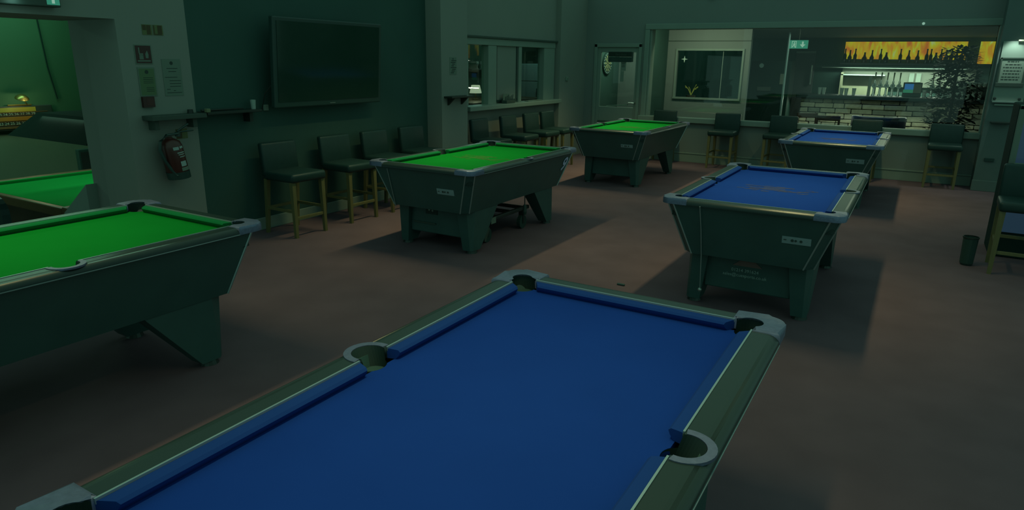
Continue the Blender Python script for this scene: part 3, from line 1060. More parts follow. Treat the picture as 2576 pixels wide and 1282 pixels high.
# paired exit/extinguisher plates near the top
wall_sign('safety_sign', 'small tan safety plate high on the pillar, left of the pair', 'sign', 3.605, 3.695, 1.945, 2.03, m_tan, 0.004,
          ((0.05, 0.40, 0.45, 0.95), (0.45, 0.85, 0.05, 0.95)), m_tan_d)
wall_sign('safety_sign', 'small tan safety plate high on the pillar, right of the pair', 'sign', 3.705, 3.795, 1.945, 2.03, m_tan, 0.004,
          ((0.05, 0.15, 0.05, 0.95), (0.15, 0.85, 0.03, 0.12), (0.45, 0.90, 0.12, 0.95)), m_tan_d)
# red extinguisher notice with white pictures
o = wall_sign('extinguisher_sign', 'red extinguisher sign with a pale border on the pillar', 'sign', 3.51, 3.665, 1.70, 1.862, m_paper_d, 0.004)
MB().box(XL + 0.004, XL + 0.0055, 3.518, 3.657, 1.708, 1.854).build('red_field', m_redsign, o)
d = MB()
d.prism(arc(3.566, 1.765, 0.020, 0, 360, 12)[:-1], XL + 0.0055, XL + 0.0065, 'x')
d.box(XL + 0.0055, XL + 0.0065, 3.548, 3.584, 1.74, 1.79)
d.box(XL + 0.0055, XL + 0.0065, 3.545, 3.555, 1.79, 1.838)
d.prism([(3.605, 1.75), (3.628, 1.75), (3.632, 1.78), (3.622, 1.815), (3.612, 1.80), (3.603, 1.785)], XL + 0.0055, XL + 0.0065, 'x')
d.box(XL + 0.0055, XL + 0.0065, 3.53, 3.645, 1.722, 1.733)
d.build('pictogram', m_paper_d, o)
# framed green certificate
o = wall_sign('certificate', 'small framed green-tinted certificate with a dark crest, under the red sign', 'certificate', 3.515, 3.67, 1.43, 1.675, m_paper_d, 0.006,
              ((0.06, 0.94, 0.03, 0.95),), m_paper_g, 'sheet')
d = MB()
d.prism(arc(3.592, 1.635, 0.017, 0, 360, 10)[:-1], XL + 0.007, XL + 0.008, 'x')
for z in (1.585, 1.57, 1.555, 1.54):
    d.box(XL + 0.007, XL + 0.008, 3.555, 3.645, z, z + 0.004)
for z in (1.50, 1.485, 1.47):
    d.box(XL + 0.007, XL + 0.008, 3.575, 3.645, z, z + 0.004)
d.build('print', m_ink, o)
# large white notice
o = wall_sign('rules_notice', 'large pale notice sheet with a round crest and lines of print', 'notice', 3.745, 3.925, 1.425, 1.745, m_paper_d, 0.004)
d = MB()
d.prism(arc(3.835, 1.71, 0.016, 0, 360, 12)[:-1], XL + 0.004, XL + 0.005, 'x')
for z, a, b_ in ((1.662, 3.785, 3.89), (1.635, 3.80, 3.875), (1.585, 3.76, 3.88), (1.555, 3.80, 3.91), (1.53, 3.80, 3.91), (1.505, 3.80, 3.905), (1.48, 3.765, 3.80), (1.468, 3.83, 3.85), (1.450, 3.765, 3.91)):
    d.box(XL + 0.004, XL + 0.005, a, b_, z, z + 0.005)
d.build('print', m_ink, o)
# dark red box (call point)
o = wall_sign('call_point', 'dull dark red square box on the pillar above the shelf', 'call point', 3.515, 3.62, 1.335, 1.425, m_redsign, 0.03, ((0.3, 0.9, 0.2, 0.85),), m_red, 'front_plate')
# extinguisher info plate next to the valve
wall_sign('safety_sign', 'small tan plate beside the extinguisher valve', 'sign', 3.80, 3.915, 1.035, 1.125, m_tan, 0.003,
          ((0.04, 0.50, 0.05, 0.95),), m_tan_d)

# pilaster: bracket shelf and leaflet
XP = -5.60
s = MB().box(XP, XP + 0.14, 7.62, 8.14, 1.27, 1.295, 0.004).build('wall_shelf', m_dshelf)
tag(s, 'small dark bracket shelf on the pale pilaster beside the hatch', 'shelf')
MB().prism([(XP, 1.27), (XP + 0.11, 1.27), (XP, 1.17)], 7.70, 7.74, 'y').build('bracket', m_dshelf, s)
MB().prism([(XP, 1.27), (XP + 0.11, 1.27), (XP, 1.17)], 8.02, 8.06, 'y').build('bracket', m_dshelf, s)
o = wall_sign('leaflet', 'small pale printed leaflet on the pilaster left of the hatch', 'leaflet', 7.76, 7.92, 1.58, 1.81, m_paper_d, 0.004,
              tuple((0.15 + 0.1 * (i % 3), 0.6 + 0.12 * (i % 4), 0.08 + i * 0.1, 0.13 + i * 0.1) for i in range(9)), m_ink, x=XP)
# hatch: framed board and box of pens
o = thing('notice_board', 'pale blank board in a black frame between the hatch panes', 'board', (XL - 0.035, 9.71, 1.155))
MB().box(0, 0.015, -0.315, 0.315, 0.0, 0.86).build('panel', m_wall, o)
f = MB()
f.box(0, 0.03, -0.335, -0.305, -0.01, 0.87, 0.003)
f.box(0, 0.03, 0.305, 0.335, -0.01, 0.87, 0.003)
f.box(0, 0.03, -0.335, 0.335, 0.845, 0.875, 0.003)
f.box(0, 0.03, -0.335, 0.335, -0.02, 0.01, 0.003)
f.build('frame', m_plastic, o)
o = thing('pen_tray', 'small box of pens and cards on the hatch ledge', 'pen tray', (XL + 0.09, 9.60, 1.1105))
MB().box(-0.05, 0.05, -0.13, 0.13, 0, 0.05, 0.004).build('box', m_shelf, o)
MB().box(-0.045, -0.04, -0.10, 0.10, 0.03, 0.15).build('card', m_paper_d, o)
for i in range(6):
    MB().cyl((0.01, -0.10 + 0.04 * i, 0.03), (0.015, -0.105 + 0.045 * i, 0.11 + 0.012 * (i % 3)), 0.007, 0.006, 6).build('pen', m_plastic, o)
o = MB().box(XL + 0.02, XL + 0.10, 10.25, 10.75, 1.1105, 1.125, 0.004).build('folded_cloth', m_paper_d)
for v in o.data.vertices:
    v.co.z += 0.0
tag(o, 'pale folded cloth on the hatch ledge under the right pane', 'cloth')
# switch box
o = MB().box(-5.75, -5.725, 11.64, 11.73, 1.43, 1.50, 0.005).build('light_switch', m_paper)
tag(o, 'small pale switch box on the wall right of the hatch', 'switch')
MB().box(-5.725, -5.720, 11.67, 11.70, 1.45, 1.48).build('rocker', m_paper_d, o)

# seen through the hatch: counter with a lamp, taps, white appliance
o = MB().box(-8.8, -7.4, 11.0, 14.0, 0.0, 0.98, 0.01).build('back_counter', m_wood)
tag(o, 'dark counter seen through the hatch\'s left pane', 'counter')
lm = thing('table_lamp', 'warm glowing lamp on the counter seen through the left hatch pane', 'lamp', (-8.0, 12.0, 0.981))
MB().lathe([(0, 0), (0.07, 0), (0.07, 0.02), (0.012, 0.03), (0.012, 0.16), (0, 0.16)], 14).build('base', m_brass, lm)
MB().lathe([(0.13, 0.14), (0.09, 0.30), (0.0, 0.30)], 16).build('lamp_shade', m_lamp, lm)
pl = point('table_lamp_bulb', (-7.95, 12.0, 1.45), 1.2, (1.0, 1.0, 0.65))
for i in range(4):
    g = thing('wine_glass', 'glass on the shelf seen through the left hatch pane', 'glass', (-8.85, 13.35 + 0.16 * i, 1.60), 0, 'glasses seen through the hatch')
    MB().lathe([(0, 0), (0.035, 0), (0.006, 0.008), (0.006, 0.06), (0.035, 0.10), (0.032, 0.16), (0.0, 0.10)], 10).build('bowl', m_glassware, g)
sh = MB().box(-8.99, -8.70, 12.9, 14.4, 1.565, 1.598).build('wall_shelf', m_shelf)
tag(sh, 'back room shelf of glasses seen through the left hatch pane', 'shelf')
fr = thing('fridge', 'tall white appliance seen through the right hatch pane', 'fridge', (-8.2, 14.9, 0))
MB().box(-0.35, 0.35, -0.30, 0.30, 0.05, 1.72, 0.02).build('body', m_fridge, fr)
MB().box(-0.33, 0.33, -0.33, -0.30, 0.08, 1.30, 0.01).build('door', m_fridge, fr)
MB().box(-0.33, 0.33, -0.33, -0.30, 1.32, 1.70, 0.01).build('door', m_fridge, fr)
MB().box(0.25, 0.28, -0.37, -0.33, 0.6, 1.15, 0.005).build('handle', m_dsteel, fr)
for sx in (-0.3, 0.3):
    MB().cyl((sx, 0.0, 0.0), (sx, 0.0, 0.06), 0.03, 0.03, 8).build('foot', m_plastic, fr)

# exit sign over the opening
ex2 = thing('exit_sign', 'lit green emergency exit box over the opening at top left', 'exit sign', (XL + 0.05, 2.71, 2.17))
MB().box(-0.049, 0.049, -0.22, 0.22, -0.055, 0.10, 0.008).build('housing', m_shelf, ex2)
MB().box(0.049, 0.052, 0.12, 0.21, -0.04, 0.085).build('lit_panel', m_exit, ex2)
MB().prism([(0.14, 0.0), (0.165, 0.05), (0.19, 0.0), (0.175, 0.0), (0.175, -0.03), (0.155, -0.03), (0.155, 0.0)], 0.052, 0.054, 'x').build('arrow', m_exit_w, ex2)
area('exit_sign_glow', (XL + 0.12, 2.6, 2.20), 0.25, 0.05, 0.12, (0.5, 1.0, 0.9), (0, R(60), 0))

# ------------------------------------------------------------------ snooker room
sn = thing('snooker_table', 'large green snooker table with a wooden rail in the lower room at left', 'snooker table', (-8.33, 5.25, DROP))
zc = 0.86
MB().box(-1.0, 1.0, -1.74, 1.74, zc - 0.03, zc, 0.0).build('bed_cloth', m_snk, sn)
for sx in (-1, 1):
    MB().box(*sorted((sx * 1.0, sx * 1.05)), -1.74, 1.74, zc - 0.02, zc + 0.035, 0.012).build('cushion', m_snk, sn)
    MB().box(*sorted((sx * 1.05, sx * 1.16)), -1.86, 1.86, zc - 0.08, zc + 0.04, 0.02).build('long_rail', m_wood, sn)
    MB().box(-1.0, 1.0, *sorted((sx * 1.74, sx * 1.79)), zc - 0.02, zc + 0.02, 0.010).build('cushion', m_snk, sn)
    MB().box(-1.05, 1.05, *sorted((sx * 1.79, sx * 1.86)), zc - 0.08, zc + 0.024, 0.015).build('end_rail', m_wood, sn)
MB().box(-1.08, 1.08, -1.80, 1.80, 0.52, zc - 0.08, 0.02).build('frame', m_rust, sn)
for sx in (-0.85, 0.85):
    for sy in (-1.5, 0, 1.5):
        MB().lathe([(0, 0), (0.07, 0), (0.07, 0.08), (0.05, 0.10), (0.085, 0.35), (0.06, 0.48), (0.08, 0.53), (0, 0.53)], 14, (sx, sy, 0)).build('leg', m_rust, sn)
ca = thing('light_canopy', 'dark fabric light canopy hanging over the snooker table', 'light canopy', (-8.08, 5.2, 0.88))
m_ = MB()
m_.hexa([(-0.82, -1.48, 0), (0.82, -1.48, 0), (0.82, 1.48, 0), (-0.82, 1.48, 0)],
        [(-0.62, -1.22, 0.25), (0.62, -1.22, 0.25), (0.62, 1.22, 0.25), (-0.62, 1.22, 0.25)])
for f_ in list(m_.bm.faces):
    if all(abs(v.co.z) < 1e-4 for v in f_.verts):
        m_.bm.faces.remove(f_)
m_.build('fabric_shade', m_canopy, ca)
for sy in (-1.0, 1.0):
    MB().tube([(0, sy, 0.25), (0, sy, 2.12)], 0.006, 6).build('hanging_rod', m_dsteel, ca)
S.objects['snooker_table_light'].location = (-8.08, 5.2, 1.10)
# scoreboard with picture light
sb = thing('scoreboard', 'snooker scoreboard with yellow and orange bands under a picture light', 'scoreboard', (-10.9, 4.15, 0.74))
MB().box(0, 0.05, -1.0, 1.02, 0, 0.335, 0.008).build('frame', m_dshelf, sb)
MB().box(0.05, 0.056, -0.98, 0.80, 0.255, 0.315).build('yellow_band', m_yellow, sb)
MB().box(0.05, 0.056, -0.98, 0.80, 0.135, 0.190).build('orange_band', m_orange, sb)
MB().box(0.05, 0.056, -0.98, 0.80, 0.03, 0.06).build('orange_band', m_wood, sb)
for z in (0.222, 0.098):
    text_mesh('score_numbers', ' '.join(str(i) for i in range(1, 30)), 0.055, m_paper, sb, facing('+x', (0.0515, -0.10, z)), 0.001)
for z in (0.205, 0.245, 0.12, 0.075):
    MB().box(0.05, 0.054, -0.98, 0.95, z, z + 0.006).build('rail', m_wood, sb)
pc = thing('picture_light', 'brass gooseneck picture light above the scoreboard', 'wall lamp', (-10.86, 4.86, 1.076))
MB().cyl((0, -0.25, 0.01), (0, 0.05, 0.01), 0.012, 0.012, 8).build('base', m_brass, pc)
MB().tube([(0, 0.0, 0.01), (0.05, -0.05, 0.07), (0.10, -0.09, 0.10)], 0.007, 6).build('arm', m_brass, pc)
MB().lathe([(0, 0.04), (0.04, 0.035), (0.08, 0.0), (0.085, -0.02), (0.0, -0.005)], 16, mtx=Matrix.Translation((0.13, -0.11, 0.12)) @ Matrix.Rotation(R(20), 4, 'Y')).build('lamp_shade', m_brass, pc, True)
point('picture_light_bulb', (-10.66, 4.75, 1.16), 3.5, (1.0, 0.95, 0.5), 0.05)
o = MB().box(-10.88, -10.80, 5.40, 5.64, 0.05, 0.40, 0.01).build('wall_speaker', m_plastic)
tag(o, 'small black box on the snooker room wall beside the opening', 'speaker')
MB().box(-10.80, -10.795, 5.43, 5.61, 0.09, 0.36).build('grille', m_dsteel, o)
o = MB().tube([(-10.88, 5.18, 2.4), (-10.88, 5.22, 1.6), (-10.88, 5.28, 1.15)], 0.009, 6).build('wall_cable', m_canopy)
tag(o, 'dark cable running down the snooker room wall', 'cable')
ch = thing('lounge_chair', 'dark rounded chair back at the lower left edge, in front of the snooker table', 'chair', (-7.44, 3.10, DROP))
MB().box(-0.24, 0.24, -0.24, 0.24, 0.36, 0.46, 0.03, 3).build('seat', m_leather, ch, True, 50)
b_ = MB()
b_.prism([(-0.24, 0.42)] + [(0.24 * math.cos(R(180 - 18 * i)), 0.92 + 0.17 * math.sin(R(180 - 18 * i))) for i in range(11)] + [(0.24, 0.42)], -0.26, -0.19, 'y')
b_.build('backrest', m_leather, ch)
for sx in (-0.2, 0.2):
    for sy in (-0.2, 0.2):
        MB().cyl((sx, sy, 0), (sx * 0.95, sy * 0.95, 0.38), 0.016, 0.022, 8).build('leg', m_rust, ch)

# ------------------------------------------------------------------ door: notices, sign, dartboard
o = thing('door_sign', 'dark green two-line plate on the glazed door', 'sign', (-5.02, YF + 0.015, 1.875))
MB().box(-0.245, 0.215, 0, 0.008, 0.003, 0.085).build('upper_plate', mat('sign_green', (0.010, 0.028, 0.019), 0.5, noise=0.1), o)
MB().box(-0.245, 0.215, 0, 0.008, -0.085, -0.002).build('lower_plate', m_plastic, o)
f = MB()
f.box(-0.26, -0.245, -0.002, 0.012, -0.09, 0.09)
f.box(0.215, 0.245, -0.002, 0.012, -0.09, 0.09)
f.box(-0.245, 0.215, -0.002, 0.012, 0.085, 0.095)
f.box(-0.245, 0.215, -0.002, 0.012, -0.095, -0.085)
f.build('frame', m_shelf, o)
text_mesh('lettering', 'Fire door', 0.06, m_shelf, o, facing('-y', (0, -0.001, 0.045)))
text_mesh('lettering', 'Please keep shut', 0.055, m_shelf, o, facing('-y', (0, -0.001, -0.045)))
o = MB().box(-5.02, -4.915, YF + 0.03, YF + 0.034, 1.62, 1.785).build('door_notice', m_paper)
tag(o, 'small white printed note on the door glass, upper of two', 'notice')
d = MB()
for z in (1.75, 1.72, 1.69):
    d.box(-5.00, -4.935, YF + 0.028, YF + 0.03, z, z + 0.012)
d.build('print', m_shelf, o)
o = MB().box(-5.02, -4.95, YF + 0.03, YF + 0.034, 1.42, 1.615).build('door_notice', m_paper)
tag(o, 'narrow white strip note on the door glass, lower of two', 'notice')
o = MB().prism([(-5.30, 0.945), (-4.86, 0.975), (-4.86, 1.0), (-5.30, 0.955)], YF + 0.075, YF + 0.115, 'y').build('push_bar', m_trim)
tag(o, 'pale slanting bar low behind the door glass', 'bar')

db = thing('dartboard', 'round dartboard on the corridor wall seen through the door glass', 'dartboard', (-5.85, 13.78, 1.755))
MB().cyl((0, 0, 0), (0.035, 0, 0), 0.225, 0.225, 32).build('board', m_plastic, db)
d = MB()
for i in range(0, 20, 2):
    a0, a1 = R(i * 18 - 9), R(i * 18 + 9)
    q = [(0.02 * math.cos(a0), 0.02 * math.sin(a0)), (0.17 * math.cos(a0), 0.17 * math.sin(a0)), (0.17 * math.cos((a0 + a1) / 2), 0.17 * math.sin((a0 + a1) / 2)), (0.17 * math.cos(a1), 0.17 * math.sin(a1)), (0.02 * math.cos(a1), 0.02 * math.sin(a1))]
    d.prism(q, 0.035, 0.037, 'x')
d.build('pale_segments', m_yel_d, db)
d = MB()
for r in (0.105, 0.165):
    q = arc(0, 0, r + 0.009, 0, 360, 40)
    q2 = arc(0, 0, r, 0, 360, 40)
    for i in range(40):
        d.prism([q2[i], q[i], q[i + 1], q2[i + 1]], 0.037, 0.0385, 'x')
d.build('scoring_ring', m_shelf, db)
MB().cyl((0.035, 0, 0), (0.039, 0, 0), 0.018, 0.018, 12).build('bull', m_redsign, db)
d = MB()
for i in range(20):
    a = R(i * 18)
    d.box(0.035, 0.038, 0.197 * math.cos(a) - 0.012, 0.197 * math.cos(a) + 0.012, 0.197 * math.sin(a) - 0.012, 0.197 * math.sin(a) + 0.012)
d.build('number_ring', m_dim_decal, db)
area('corridor_light', (-5.2, 13.5, 2.45), 0.4, 0.8, 17.0, (0.85, 1.0, 0.75))

# wire loop hanging at the top of the far wall
m_ = MB()
m_.tube([(-3.38 + 0.075 * math.cos(R(a)), YF - 0.04, 2.93 + 0.085 * math.sin(R(a))) for a in range(0, 361, 20)], 0.008, 6)
o = m_.build('wire_loop', m_dshelf)
tag(o, 'dark loop of wire at the top of the wall above the long window', 'wire')

# ------------------------------------------------------------------ right column and machine
o = thing('backing_panel', 'pale panel with a downlight at the top, on the grey column', 'panel', (1.06, 12.10, 1.30))
MB().box(-0.17, 0.20, -0.02, 0, 0, 0.83, 0.004).build('board', m_trim, o)
MB().box(-0.165, 0.165, -0.05, -0.02, -0.012, 0.012, 0.004).build('bottom_rail', m_steel, o)
MB().box(-0.13, 0.13, -0.035, -0.02, -0.055, -0.03, 0.004).build('lower_bar', m_trim, o)
for sx in (-0.14, 0.15):
    MB().lathe([(0, 0), (0.016, 0), (0.02, 0.015), (0.012, 0.03), (0, 0.03)], 10, mtx=Matrix.Translation((sx, -0.02, 0.045)) @ Matrix.Rotation(R(90), 4, 'X')).build('knob', m_dsteel, o)
MB().box(0.0, 0.08, -0.06, 0.0, 0.83, 0.85, 0.004).build('downlight', m_lamp, o)
o = thing('framed_notice', 'white framed printed notice under the downlight on the right column', 'notice', (1.055, 12.078, 1.73))
MB().box(-0.14, 0.14, -0.008, 0, -0.17, 0.17).build('sheet', m_paper, o)
f = MB()
f.box(-0.155, -0.135, -0.02, 0, -0.18, 0.18, 0.003)
f.box(0.135, 0.155, -0.02, 0, -0.18, 0.18, 0.003)
f.box(-0.155, 0.155, -0.02, 0, 0.16, 0.18, 0.003)
f.box(-0.165, 0.165, -0.03, 0, -0.22, -0.165, 0.004)
f.build('frame', m_shelf, o)
for z, a, b_ in ((0.125, -0.07, 0.06), (0.085, -0.09, 0.09), (0.045, -0.11, 0.11), (0.0, -0.10, 0.10), (-0.04, -0.10, 0.09), (-0.085, -0.11, 0.10), (-0.12, -0.11, 0.09)):
    d = MB()
    x = a
    while x < b_:
        w = random.uniform(0.018, 0.045)
        d.box(x, min(x + w, b_), -0.0095, -0.008, z - 0.007, z + 0.007)
        x += w + 0.008
    d.build('print_line', m_ink, o)['kind'] = 'stuff'
o = MB().box(0.93, 1.16, 12.00, 12.10, 0.995, 1.02, 0.004).build('wall_shelf', m_dshelf)  # dark bar in place of a shelf-like shadow on the column
tag(o, 'small dark bar standing in for a shadow low on the grey column', 'shelf')
o = MB().box(0.95, 1.07, 12.08, 12.10, 0.44, 0.49, 0.004).build('wall_socket', m_plastic)
tag(o, 'small dark socket low on the grey column', 'socket')

mc = thing('gaming_machine', 'dark machine with blue screen and blue lower panel at the right edge', 'gaming machine', (1.22, 8.05, 0))
MB().box(-0.42, 0.42, -0.22, 0.30, 0.0, 1.45, 0.015).build('cabinet', m_machine, mc)
MB().box(-0.37, 0.37, -0.235, -0.215, 0.25, 0.60, 0.01).build('lower_panel', m_mblue, mc)
MB().box(-0.43, 0.43, -0.25, -0.21, 0.63, 0.85, 0.02).build('console', m_machine, mc)
f = MB()
f.box(-0.415, -0.365, -0.245, -0.215, 0.87, 1.44, 0.006)
f.box(0.365, 0.415, -0.245, -0.215, 0.87, 1.44, 0.006)
f.box(-0.415, 0.415, -0.245, -0.215, 0.87, 0.915, 0.006)
f.box(-0.415, 0.415, -0.245, -0.215, 1.40, 1.445, 0.006)
f.build('screen_frame', m_mframe, mc)
MB().box(-0.365, 0.365, -0.228, -0.218, 0.915, 1.40).build('screen', m_mblue, mc)
MB().box(-0.28, -0.10, -0.26, -0.225, 1.24, 1.27, 0.006).build('chrome_handle', m_steel, mc)
bn = thing('waste_bin', 'small dark bin on the floor left of the machine\'s stool', 'bin', (0.60, 7.33, 0))
MB().lathe([(0, 0.0), (0.045, 0.0), (0.055, 0.02), (0.062, 0.26), (0.058, 0.26), (0.05, 0.03), (0, 0.03)], 18).build('body', m_plastic, bn)
MB().lathe([(0.059, 0.252), (0.066, 0.256), (0.066, 0.27), (0.059, 0.27)], 18).build('rim', m_dshelf, bn)

o = MB().box(-1.925, -1.86, 4.985, 5.01, 0, 0.014, 0.004).build('floor_litter', m_plastic)
o.rotation_euler.z = 0
tag(o, 'tiny dark scrap lying on the bare floor between the tables', 'litter')

# ------------------------------------------------------------------ bar beyond the window
bar = thing('bar_counter', 'bar counter with a dark top and stacked pale stone front', 'bar counter', (-0.8, 17.0, 0))
MB().box(-1.66, 3.0, -0.08, 0.62, 1.055, 1.14, 0.01).build('counter_top', m_bar, bar)
MB().box(-1.56, 2.9, 0.08, 0.55, 0.0, 1.055).build('carcass', m_mortar, bar)
MB().box(-1.66, 3.0, -0.10, -0.06, 1.06, 1.135, 0.01).build('counter_edge', m_bar, bar)
rnd = random.Random(11)
z = 0.10
row = 0
while z < 1.04:
    h = rnd.uniform(0.085, 0.125)
    h = min(h, 1.05 - z)
    x = -1.56 + rnd.uniform(-0.1, 0)
    while x < 2.2:
        w = rnd.uniform(0.18, 0.46)
        x0 = max(x, -1.56)
        if x + w - x0 > 0.06:
            pr = rnd.uniform(0.02, 0.07)
            mm = m_stone if rnd.random() < 0.62 else m_stone2
            m_ = MB().box(x0 + 0.006, x + w - 0.006, 0.075 - pr, 0.09, z + 0.006, z + h - 0.006, 0.012, 1)
            for v in m_.bm.verts:
                v.co.x += rnd.uniform(-0.006, 0.006)
                v.co.z += rnd.uniform(-0.006, 0.006)
            m_.build('stone', mm, bar)
        x += w
    z += h
    row += 1

# back bar: art panel, shelf, lit panels, bottles, glasses, taps, till
o = MB().box(-1.76, 0.74, 18.86, 18.92, 1.93, 2.33).build('backlit_art_panel', m_art)
tag(o, 'long backlit yellow and orange abstract panel above the bar', 'art panel')
MB().box(-1.79, 0.77, 18.84, 18.90, 1.90, 1.93).build('frame', m_bar, o)
MB().box(-1.79, 0.77, 18.84, 18.90, 2.33, 2.36).build('frame', m_bar, o)
o = MB().box(0.98, 1.25, 18.86, 18.92, 1.85, 2.33).build('backlit_art_panel', m_art)
tag(o, 'short backlit yellow panel right of the plant, partly hidden', 'art panel')
o = MB().box(-1.8, 2.4, 18.55, 18.98, 1.80, 1.845, 0.004).build('bottle_shelf', m_bar)
tag(o, 'dark shelf of bottles under the orange panel', 'shelf')
o = thing('back_bar_cabinet', 'pale lit back bar unit behind the counter', 'cabinet', (-0.6, 18.75, 0))
MB().box(-1.15, 2.6, -0.30, 0.2, 0, 1.02, 0.01).build('base', m_taupe, o)
MB().box(-1.15, -0.42, 0.10, 0.2, 1.02, 1.30).build('cream_panel', m_cream, o)
MB().box(-0.36, -0.10, 0.10, 0.2, 1.02, 1.28).build('cream_panel', m_cream, o)
MB().box(-1.15, -1.10, -0.1, 0.2, 1.02, 1.62).build('upright', m_cream, o)
MB().box(-1.15, 1.6, 0.14, 0.22, 1.30, 1.72).build('splashback', m_taupe, o)
MB().box(-1.15, -0.2, -0.1, 0.2, 1.55, 1.575).build('glass_shelf', m_glassware, o)
MB().box(-1.6, 1.4, -0.1, 0.2, 1.72, 1.735).build('shelf_edge', m_trim, o)
# menus pinned on the splashback
for i, x in enumerate((-0.30, -0.16)):
    q = MB().box(x, x + 0.10, 18.86, 18.88, 1.42, 1.62).build('menu_card', m_paper)
    tag(q, ('left' if i == 0 else 'right') + ' of two pale menu cards behind the beer pumps', 'card')

bprofs = [[(0, 0), (0.038, 0), (0.038, 0.17), (0.015, 0.22), (0.013, 0.29), (0, 0.29)],
          [(0, 0), (0.045, 0), (0.048, 0.12), (0.02, 0.18), (0.014, 0.26), (0, 0.26)],
          [(0, 0), (0.055, 0), (0.06, 0.10), (0.03, 0.15), (0.018, 0.21), (0, 0.21)]]
cols = [m_bottle, m_bottle_o, m_bottle_g]
cname = ['dark', 'amber', 'green']
protos = {}
xs = [-1.72, -1.62, -1.50, -1.30, -1.14, -0.96, -0.84, -0.55, -0.38, -0.20, -0.02, 0.06, 0.16, 0.26, 0.36, 0.46, 0.56, 0.66]
for i, x in enumerate(xs):
    k = [0, 1, 0, 2, 1, 0, 2, 0, 1, 1, 0, 0, 2, 0, 1, 0, 0, 1][i]
    c_ = [0, 0, 1, 1, 0, 2, 0, 0, 1, 1, 0, 0, 2, 1, 0, 1, 0, 0][i]
    t = thing('bottle', cname[c_] + ('', ' round-shouldered', ' squat')[k] + (' tall' if k == 0 else '') + ' spirit bottle on the shelf under the orange panel', 'bottle', (x, 18.66 + 0.08 * (i % 2), 1.8455), 0, 'spirit bottles on the back bar shelf, ' + ('tall ', 'round-shouldered ', 'squat ')[k] + cname[c_])
    if (k, c_) in protos:
        for src in protos[(k, c_)]:
            cc = src.copy()
            COL.objects.link(cc)
            cc.parent = t
    else:
        a = MB().lathe(bprofs[k], 12).build('glass_body', cols[c_], t, True, 40)
        top = bprofs[k][-2]
        b2 = MB().lathe([(0, 0), (top[0] + 0.003, 0), (top[0] + 0.003, 0.03), (0, 0.03)], 10, (0, 0, top[1])).build('cap', m_plastic, t)
        protos[(k, c_)] = (a, b2)
# glasses along the counter
GL = ['clear glass at the far left end of the bar counter', 'second clear glass from the left end of the bar counter',
      'clear glass in front of the left cream panel, left of a pair', 'clear glass in front of the left cream panel, right of a pair',
      'clear glass just left of the pale price card stand on the bar', 'clear glass beside the right edge of the till',
      'clear glass between the two right-hand beer pumps and the till']
gp = None
for i in range(14):
    x = [-2.0, -1.92, -1.55, -1.45, -1.30, 0.06, 0.40, 0.45, 0.55, 0.65, 0.74, 0.83, 0.93, 1.04][i]
    grp = 'glasses in front of the cup rack'
    t = thing('pint_glass', 'clear glass in the row along the front of the cup rack on the bar counter', 'glass', (x, 17.02 if i > 6 else 17.12 + 0.06 * (i % 3), 1.1405), 0, grp if i > 6 else None)
    if i <= 6:
        t['label'] = GL[i]
    if gp is None:
        gp = MB().lathe([(0, 0), (0.030, 0), (0.044, 0.15), (0.040, 0.15), (0.027, 0.01), (0, 0.01)], 12).build('bowl', m_glassware, t, True)
    else:
        cc = gp.copy()
        COL.objects.link(cc)
        cc.parent = t
# beer pumps
pp = None
for i, x in enumerate((-0.92, -0.80, -0.68, -0.56, -0.44, 0.18, 0.30)):
    t = thing('beer_pump', 'chrome beer pump with a round badge on the bar counter', 'beer pump', (x, 17.28, 1.1405), 0, 'beer pumps on the bar')
    if pp is None:
        pp = [MB().lathe([(0, 0), (0.04, 0), (0.03, 0.03), (0.022, 0.05), (0.022, 0.30), (0.012, 0.34), (0, 0.34)], 12).build('column', m_steel, t, True),
              MB().tube([(0, 0, 0.26), (0, -0.06, 0.27), (0, -0.075, 0.21)], 0.009, 6).build('spout', m_steel, t),
              MB().cyl((0, -0.03, 0.215), (0, -0.045, 0.215), 0.05, 0.05, 16).build('badge', m_glassware, t),
              MB().cyl((0, 0, 0.34), (0, 0.02, 0.50), 0.010, 0.016, 8).build('handle', m_chalk, t)]
    else:
        for src in pp:
            cc = src.copy()
            COL.objects.link(cc)
            cc.parent = t
tl = thing('till', 'till with a small blue and green screen on the bar counter', 'till', (-0.16, 17.35, 1.1405))
MB().box(-0.20, 0.16, -0.02, 0.18, 0, 0.06, 0.008).build('base', m_plastic, tl)
MB().box(-0.20, 0.16, 0.0, 0.04, 0.06, 0.30, 0.008).build('housing', m_dsteel, tl)
MB().box(-0.17, 0.00, -0.006, 0.0, 0.15, 0.27).build('screen', m_tillblue, tl)
MB().box(-0.19, 0.00, -0.006, 0.0, 0.08, 0.149).build('screen', m_tillgreen, tl)
MB().box(0.0, 0.15, -0.006, 0.0, 0.08, 0.27).build('keypad', m_taupe, tl)
mn = MB().box(-1.04, -0.98, 17.2, 17.26, 1.1405, 1.55, 0.004).build('price_stand', m_paper)
tag(mn, 'pale upright price card stand on the counter left of the pumps', 'stand')
mn = thing('glass_rack', 'dark rack of white cups and cloths on the right of the bar counter', 'rack', (0.86, 17.32, 1.1405))
MB().box(-0.35, 0.35, -0.1, 0.15, 0, 0.24, 0.01).build('box', m_dsteel, mn)
MB().box(-0.36, 0.10, -0.105, -0.10, 0.20, 0.24).build('white_edge', m_paper, mn)
for i in range(7):
    MB().lathe([(0, 0), (0.03, 0), (0.045, 0.09), (0.038, 0.09), (0.025, 0.01), (0, 0.01)], 10, (-0.28 + 0.09 * i, 0.02, 0.24)).build('cup', m_glassware, mn)
